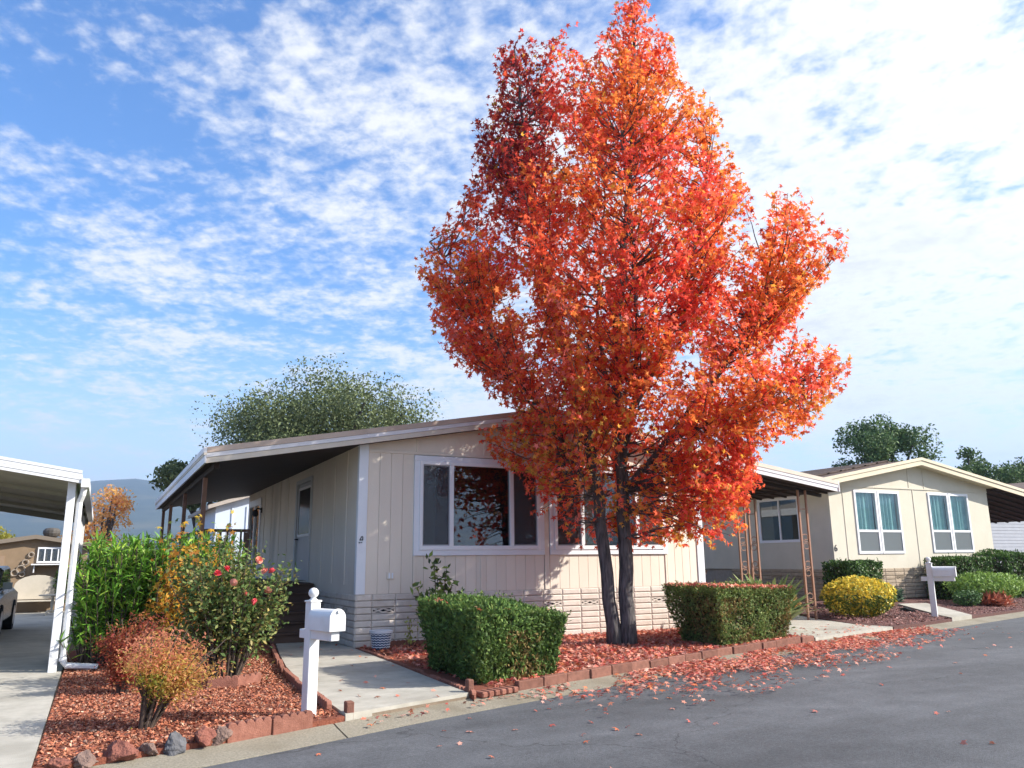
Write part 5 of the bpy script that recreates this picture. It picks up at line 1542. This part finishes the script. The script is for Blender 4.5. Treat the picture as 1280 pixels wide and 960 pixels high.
MB().box(-3.4, -2.5, 28.47, 28.5, .1, 1.75).build('door', mat('shed_door', (.30, .21, .14), None, rough=.8), sh)
tv = MB().lathe([(.12, 0), (.14, .03), (.2, .08), (.24, .16), (.24, .24), (.18, .31), (.08, .33)], (-1.37, 28.9, 2.27), 14).build('turbine_vent', mat('vent_metal', (.06, .055, .05), (.10, .09, .08), 8, .6), rf)
wd = MB()
for (x, z, r) in ((-2.05, 1.35, .11), (-1.95, 1.55, .08), (-2.2, 1.25, .09), (-1.82, 1.78, .07), (-2.0, 1.2, .07)):
    pts = [(x + r * math.cos(a), 28.46, z + r * math.sin(a)) for a in np.linspace(0, 6.28, 15)]
    wd.tube(pts, .02, 5, cap=False)
tag(wd.build('wall_ornament', mat('ornament', (.22, .16, .11), (.42, .38, .33), 9, .8)), 'cluster of pale curled ornaments hung on the tan shed wall', 'ornament')
M_BENCH = mat('cream_bench', (.50, .45, .36), (.56, .50, .41), 4, .6)
bn = thing('garden_bench', (-1.55, 27.9, ZY), 'white bench with arched back against the tan shed', 'bench')
arch = [(-2.15, .48), (-.95, .48), (-.95, .85)] + [(-1.55 + .6 * math.cos(a), .85 + .33 * math.sin(a)) for a in np.linspace(0, math.pi, 11)][1:-1] + [(-2.15, .85)]
MB().prism(arch, 'y', 28.1, 28.15).build('backrest', M_BENCH, bn, bevel=.006)
for k in range(3): MB().box(-2.15, -.95, 27.66 + k * .145, 27.79 + k * .145, .43, .46).build('seat_slat', M_BENCH, bn)
for x in (-2.15, -1.0):
    for y in (27.68, 28.06): MB().box(x, x + .05, y, y + .05, .1, .43).build('leg', M_BENCH, bn)
    MB().box(x, x + .05, 27.66, 28.1, .64, .68).build('armrest', M_BENCH, bn)
tb = thing('garden_table', (-1.05, 26.6, ZY), 'small white ornate round table in front of the arched bench', 'table')
MB().lathe([(.34, 0), (.36, .01), (.36, .03), (.02, .035)], (-1.05, 26.6, .62), 18).build('table_top', M_BENCH, tb)
MB().lathe([(.05, 0), (.03, .1), (.045, .25), (.03, .4), (.06, .46)], (-1.05, 26.6, .16), 10).build('column', M_BENCH, tb)
for a in (0, 2.1, 4.2): MB().tube([(-1.05, 26.6, .2), (-1.05 + .2 * math.cos(a), 26.6 + .2 * math.sin(a), .2), (-1.05 + .3 * math.cos(a), 26.6 + .3 * math.sin(a), .1)], .025, 6).build('leg', M_BENCH, tb)
bush('potted_shrub', (-.85, 28.15, ZY), (.32, .3, .42), 1500, BOX, [2, 2, 1, 2], 'dark rounded shrub beside the arched bench', zc=.85, size=(.05, .09))

# parked car, only its flank in view
M_CAR = mat('grey_car_paint', (.16, .18, .19), None, rough=.25, spec=.6, metal=.4)
M_TYRE = mat('tyre', (.02, .02, .02), None, rough=.9)
car = thing('parked_car', (-2.45, 20.0, ZY), 'dark grey car parked under the left carport, mostly out of view', 'car')
bodyp = [(17.8, .35), (17.75, .65), (17.9, .88), (18.9, .97), (21.2, 1.0), (22.0, .92), (22.1, .6), (22.05, .35)]
MB().prism(bodyp, 'x', -3.32, -1.58).build('body', M_CAR, car, bevel=.06)
MB().prism([(18.75, .96), (19.45, 1.42), (20.9, 1.46), (21.6, 1.0)], 'x', -3.2, -1.70).build('cabin', M_CAR, car, bevel=.05)
MB().prism([(19.0, 1.02), (19.52, 1.37), (20.85, 1.40), (21.35, 1.03)], 'x', -3.206, -1.694).build('side_glass', mat('car_glass', (.02, .025, .03), None, rough=.05, spec=.6), car)
for y in (18.55, 21.25):
    for x0, x1 in ((-3.34, -3.12), (-1.78, -1.56)):
        wl_ = MB().tube([(x0, y, .41), (x1, y, .41)], .32, 20).build('wheel', M_TYRE, car)
        MB().tube([(x0 - .006, y, .41), (x1 + .006, y, .41)], .20, 14).build('rim', mat('alloy', (.5, .5, .52), None, rough=.3, metal=.8), wl_)
for x in (-3.15, -1.78): MB().box(x, x + .12, 17.72, 17.80, .66, .78).build('headlight', M_WIN, car)
MB().box(-1.66, -1.50, 19.25, 19.35, 1.0, 1.13).build('wing_mirror', M_CAR, car)

# ------------------------------------------------------------------ houses further off
M_BLUEW = mat('pale_blue_siding', (.55, .62, .72), (.60, .67, .76), 3, .8)
bh = thing('blue_house', (8, 38, ZY), 'pale blue house glimpsed beyond the porch', 'house')
MB().prism([(4.25, .08), (11.5, .08), (11.5, 3.9), (7.9, 5.0), (4.25, 3.80)], 'y', 36, 44).build('wall', M_BLUEW, bh)
rf = MB().prism([(3.9, 3.70), (7.9, 4.98), (11.9, 3.70), (11.9, 3.86), (7.9, 5.16), (3.9, 3.86)], 'y', 35.6, 44.3).build('roof', M_ROOF, bh)
for x in (4.9, 5.5, 6.1, 6.7): MB().box(x, x + .05, 35.96, 36.0, .2, 3.85).build('batten', M_BLUEW, bh)
w = MB().box(6.9, 8.6, 35.94, 36.0, 1.4, 2.8).build('window', M_WIN, bh); MB().box(7.0, 8.5, 35.93, 35.938, 1.5, 2.7).build('pane', M_GLASS, w)
M_WHITEW_SHADE = mat('shaded_white_siding', (.34, .36, .40), (.38, .40, .44), 3, .8)  # white siding darkened to grey-blue, its shade put into the colour
wh = thing('white_house', (38, 26, ZY), 'white lap-sided house partly hidden at the far right', 'house')
MB().box(33.5, 46, 22.06, 32, .1, 3.55).build('wall', M_MORTAR, wh)
for k in range(23):
    z = .25 + k * .143
    MB().add([(33.5, 22.02, z), (46, 22.02, z), (46, 22.032, z + .143), (33.5, 22.032, z + .143), (33.5, 22.06, z), (46, 22.06, z)], [(0, 1, 2, 3), (0, 4, 5, 1)]).build('lap_board', M_WHITEW_SHADE, wh)
MB().prism([(33.1, 3.5), (39.7, 4.7), (46.4, 3.5), (46.4, 3.68), (39.7, 4.9), (33.1, 3.68)], 'y', 21.6, 32.4).build('roof', M_SHING, wh)
w = MB().box(39, 41, 21.97, 22.02, 1.2, 2.7).build('window', M_WIN, wh); MB().box(39.1, 40.9, 21.96, 21.968, 1.3, 2.6).build('pane', M_GLASS, w)

# ------------------------------------------------------------------ trees further off
L_FAR = leafmat('far_leaf', .2, .6)


def tree(name, base, h, rw, rd, ztrunk, n, cols, w, label, size, lobes=22, seed=1, m=None, open_=.0, group=None):
    t = thing(name, base, label, 'tree', group)
    r = np.random.default_rng(seed)
    b = np.array(base, float)
    mb = MB(); cen, rad_ = [], []
    for i in range(lobes):
        d = unit(r.normal(size=(1, 3)))[0]; d[2] = abs(d[2]) * 1.25 - .5
        f_ = r.uniform(.35, .92)
        c_ = b + np.array([d[0] * rw * f_, d[1] * rd * f_, ztrunk + (h - ztrunk) * (.36 + .52 * d[2] * f_)])
        cen.append(c_); rad_.append(r.uniform(.17, .34) * min(rw, (h - ztrunk) * .75))
        if i % 2 == 0:
            mid = b + np.array([d[0] * rw * f_ * .3, d[1] * rd * f_ * .3, ztrunk * .9 + (c_[2] - b[2] - ztrunk) * .45])
            mb.tube([b + np.array([0, 0, ztrunk * .8]), mid, c_], [h * .014, h * .009, h * .004], 6)
    mb.build('limbs', M_BARK, t)
    MB().tube([b - np.array([0, 0, .1]), b + np.array([.1, 0, ztrunk * .5]), b + np.array([0, .1, ztrunk * 1.1]), b + np.array([.1, .0, ztrunk + (h - ztrunk) * .4])], [h * .03, h * .024, h * .02, h * .008], 9).build('trunk', M_BARK, t, smooth=True)
    cen, rad_ = np.array(cen), np.array(rad_)
    k = RNG.choice(lobes, n, p=rad_ ** 2 / (rad_ ** 2).sum())
    d = unit(RNG.normal(size=(n, 3)))
    rr = (RNG.random(n) ** .36) * (1 + .3 * field(d * 2 + cen[k], 2.5, seed))
    p = cen[k] + d * (rad_[k] * rr)[:, None] * np.array([1.1, 1.1, .8])
    if open_:
        keep_ = RNG.random(n) > open_ * (field(p, 1.2, seed + 3) > 0)
        p, d = p[keep_], d[keep_]; n = len(p)
    c_ = palette(n, cols, w)
    tag(scatter('crown', T_OVAL, p, RNG.normal(size=(n, 3)) + d * .4, RNG.uniform(*size, n), c_, m or L_FAR, t), kind='stuff')
    return t


OAK = [(.12, .155, .065), (.16, .20, .085), (.08, .11, .05), (.21, .24, .12)]
tree('oak_tree', (10.6, 43.5, 0), 15.6, 6.6, 5.5, 4.0, 62000, OAK, [3, 3, 2, 1.5], 'broad grey green oak rising behind the porch roof', (.12, .22), 52, 5, open_=.30)
tree('oak_tree', (4.8, 47, 0), 9.6, 3.0, 3, 3.2, 7000, OAK, [3, 2, 3, 1], 'smaller oak left of the broad one, behind the porch posts', (.2, .36), 16, 8, open_=.4)
EVG = [(.08, .14, .05), (.12, .20, .07), (.06, .10, .04), (.18, .26, .10)]
tree('evergreen_tree', (47.5, 36.6, 0), 12.9, 4.2, 3.5, 4.0, 14000, EVG, [3, 3, 2, 1], 'dark green tree directly behind the cream gable', (.16, .3), 22, 12, open_=.25)
tree('evergreen_tree', (53.5, 34.6, 0), 11.2, 3.4, 3, 3.4, 9500, EVG, [3, 2, 2, 1.6], 'mid green tree to the right of the cream gable', (.16, .3), 18, 15, open_=.3)
tree('evergreen_tree', (60, 34.5, 0), 10.4, 3.6, 3, 3.0, 9500, EVG, [3, 2, 2, 1.6], 'dark tree at the far right edge above the carport', (.16, .3), 18, 18, open_=.3)
tree('maple_tree', (.1, 46, 0), 7.6, 2.4, 2, 1.0, 6000, [(.85, .46, .14), (.9, .56, .2), (.85, .42, .3), (.7, .36, .12)], [3, 3, 1.5, 1], 'sparse orange autumn tree beyond the left carport', (.12, .22), 26, 21, m=L_RED, open_=.7)
tree('birch_tree', (-5.2, 52, 0), 4.6, 1.5, 1.5, 1.2, 1500, [(.5, .45, .08), (.35, .36, .08)], [2, 1], 'yellow tree at the far left edge behind the shed', (.14, .26), 12, 24, m=L_RED)

# ------------------------------------------------------------------ hills
M_HILL = mat('hill', (.030, .045, .032), (.055, .07, .045), .02, .95, c3=(.09, .09, .055), s3=.008, f3=(.5, .7))
mb = MB(); vs = []; fs = []
NA, NR = 90, 12
for i in range(NA):
    a = R(-50 + 200 * i / (NA - 1))
    for j in range(NR):
        f_ = j / (NR - 1); rr = 1500 + 2200 * f_
        prof_h = 285 + 60 * math.sin(a * 3.1 + 2.6) + 32 * math.sin(a * 7.3 + .4) + 16 * math.sin(a * 17 + 1) + 7 * math.sin(a * 41)
        z = prof_h * math.sin(f_ * math.pi * .5) ** 1.4 + 9 * math.sin(a * 60 + f_ * 9) * f_
        if a > R(62) or a < R(-20): z *= .8
        vs.append((math.sin(a) * rr, math.cos(a) * rr, z * .95 - 2))
for i in range(NA - 1):
    for j in range(NR - 1):
        q = i * NR + j; fs.append((q, q + 1, q + NR + 1, q + NR))
structure('hills', mb.add(vs, fs), M_HILL, smooth=True)

# ------------------------------------------------------------------ air
hz = MB().box(-4200, 4200, -4200, 4200, -4, 430).build('haze', M_HILL)
mh = bpy.data.materials.new('air'); mh.use_nodes = True
nt = mh.node_tree; nt.nodes.clear()
_o = nt.nodes.new('ShaderNodeOutputMaterial'); _v = nt.nodes.new('ShaderNodeVolumePrincipled')
_v.inputs['Color'].default_value = (.46, .66, 1.0, 1); _v.inputs['Density'].default_value = 2.5e-4; _v.inputs['Anisotropy'].default_value = .2
nt.links.new(_v.outputs[0], _o.inputs['Volume'])
hz.data.materials.clear(); hz.data.materials.append(mh)
tag(hz, 'thin blue haze in the air over the far hills', 'haze', kind='stuff')
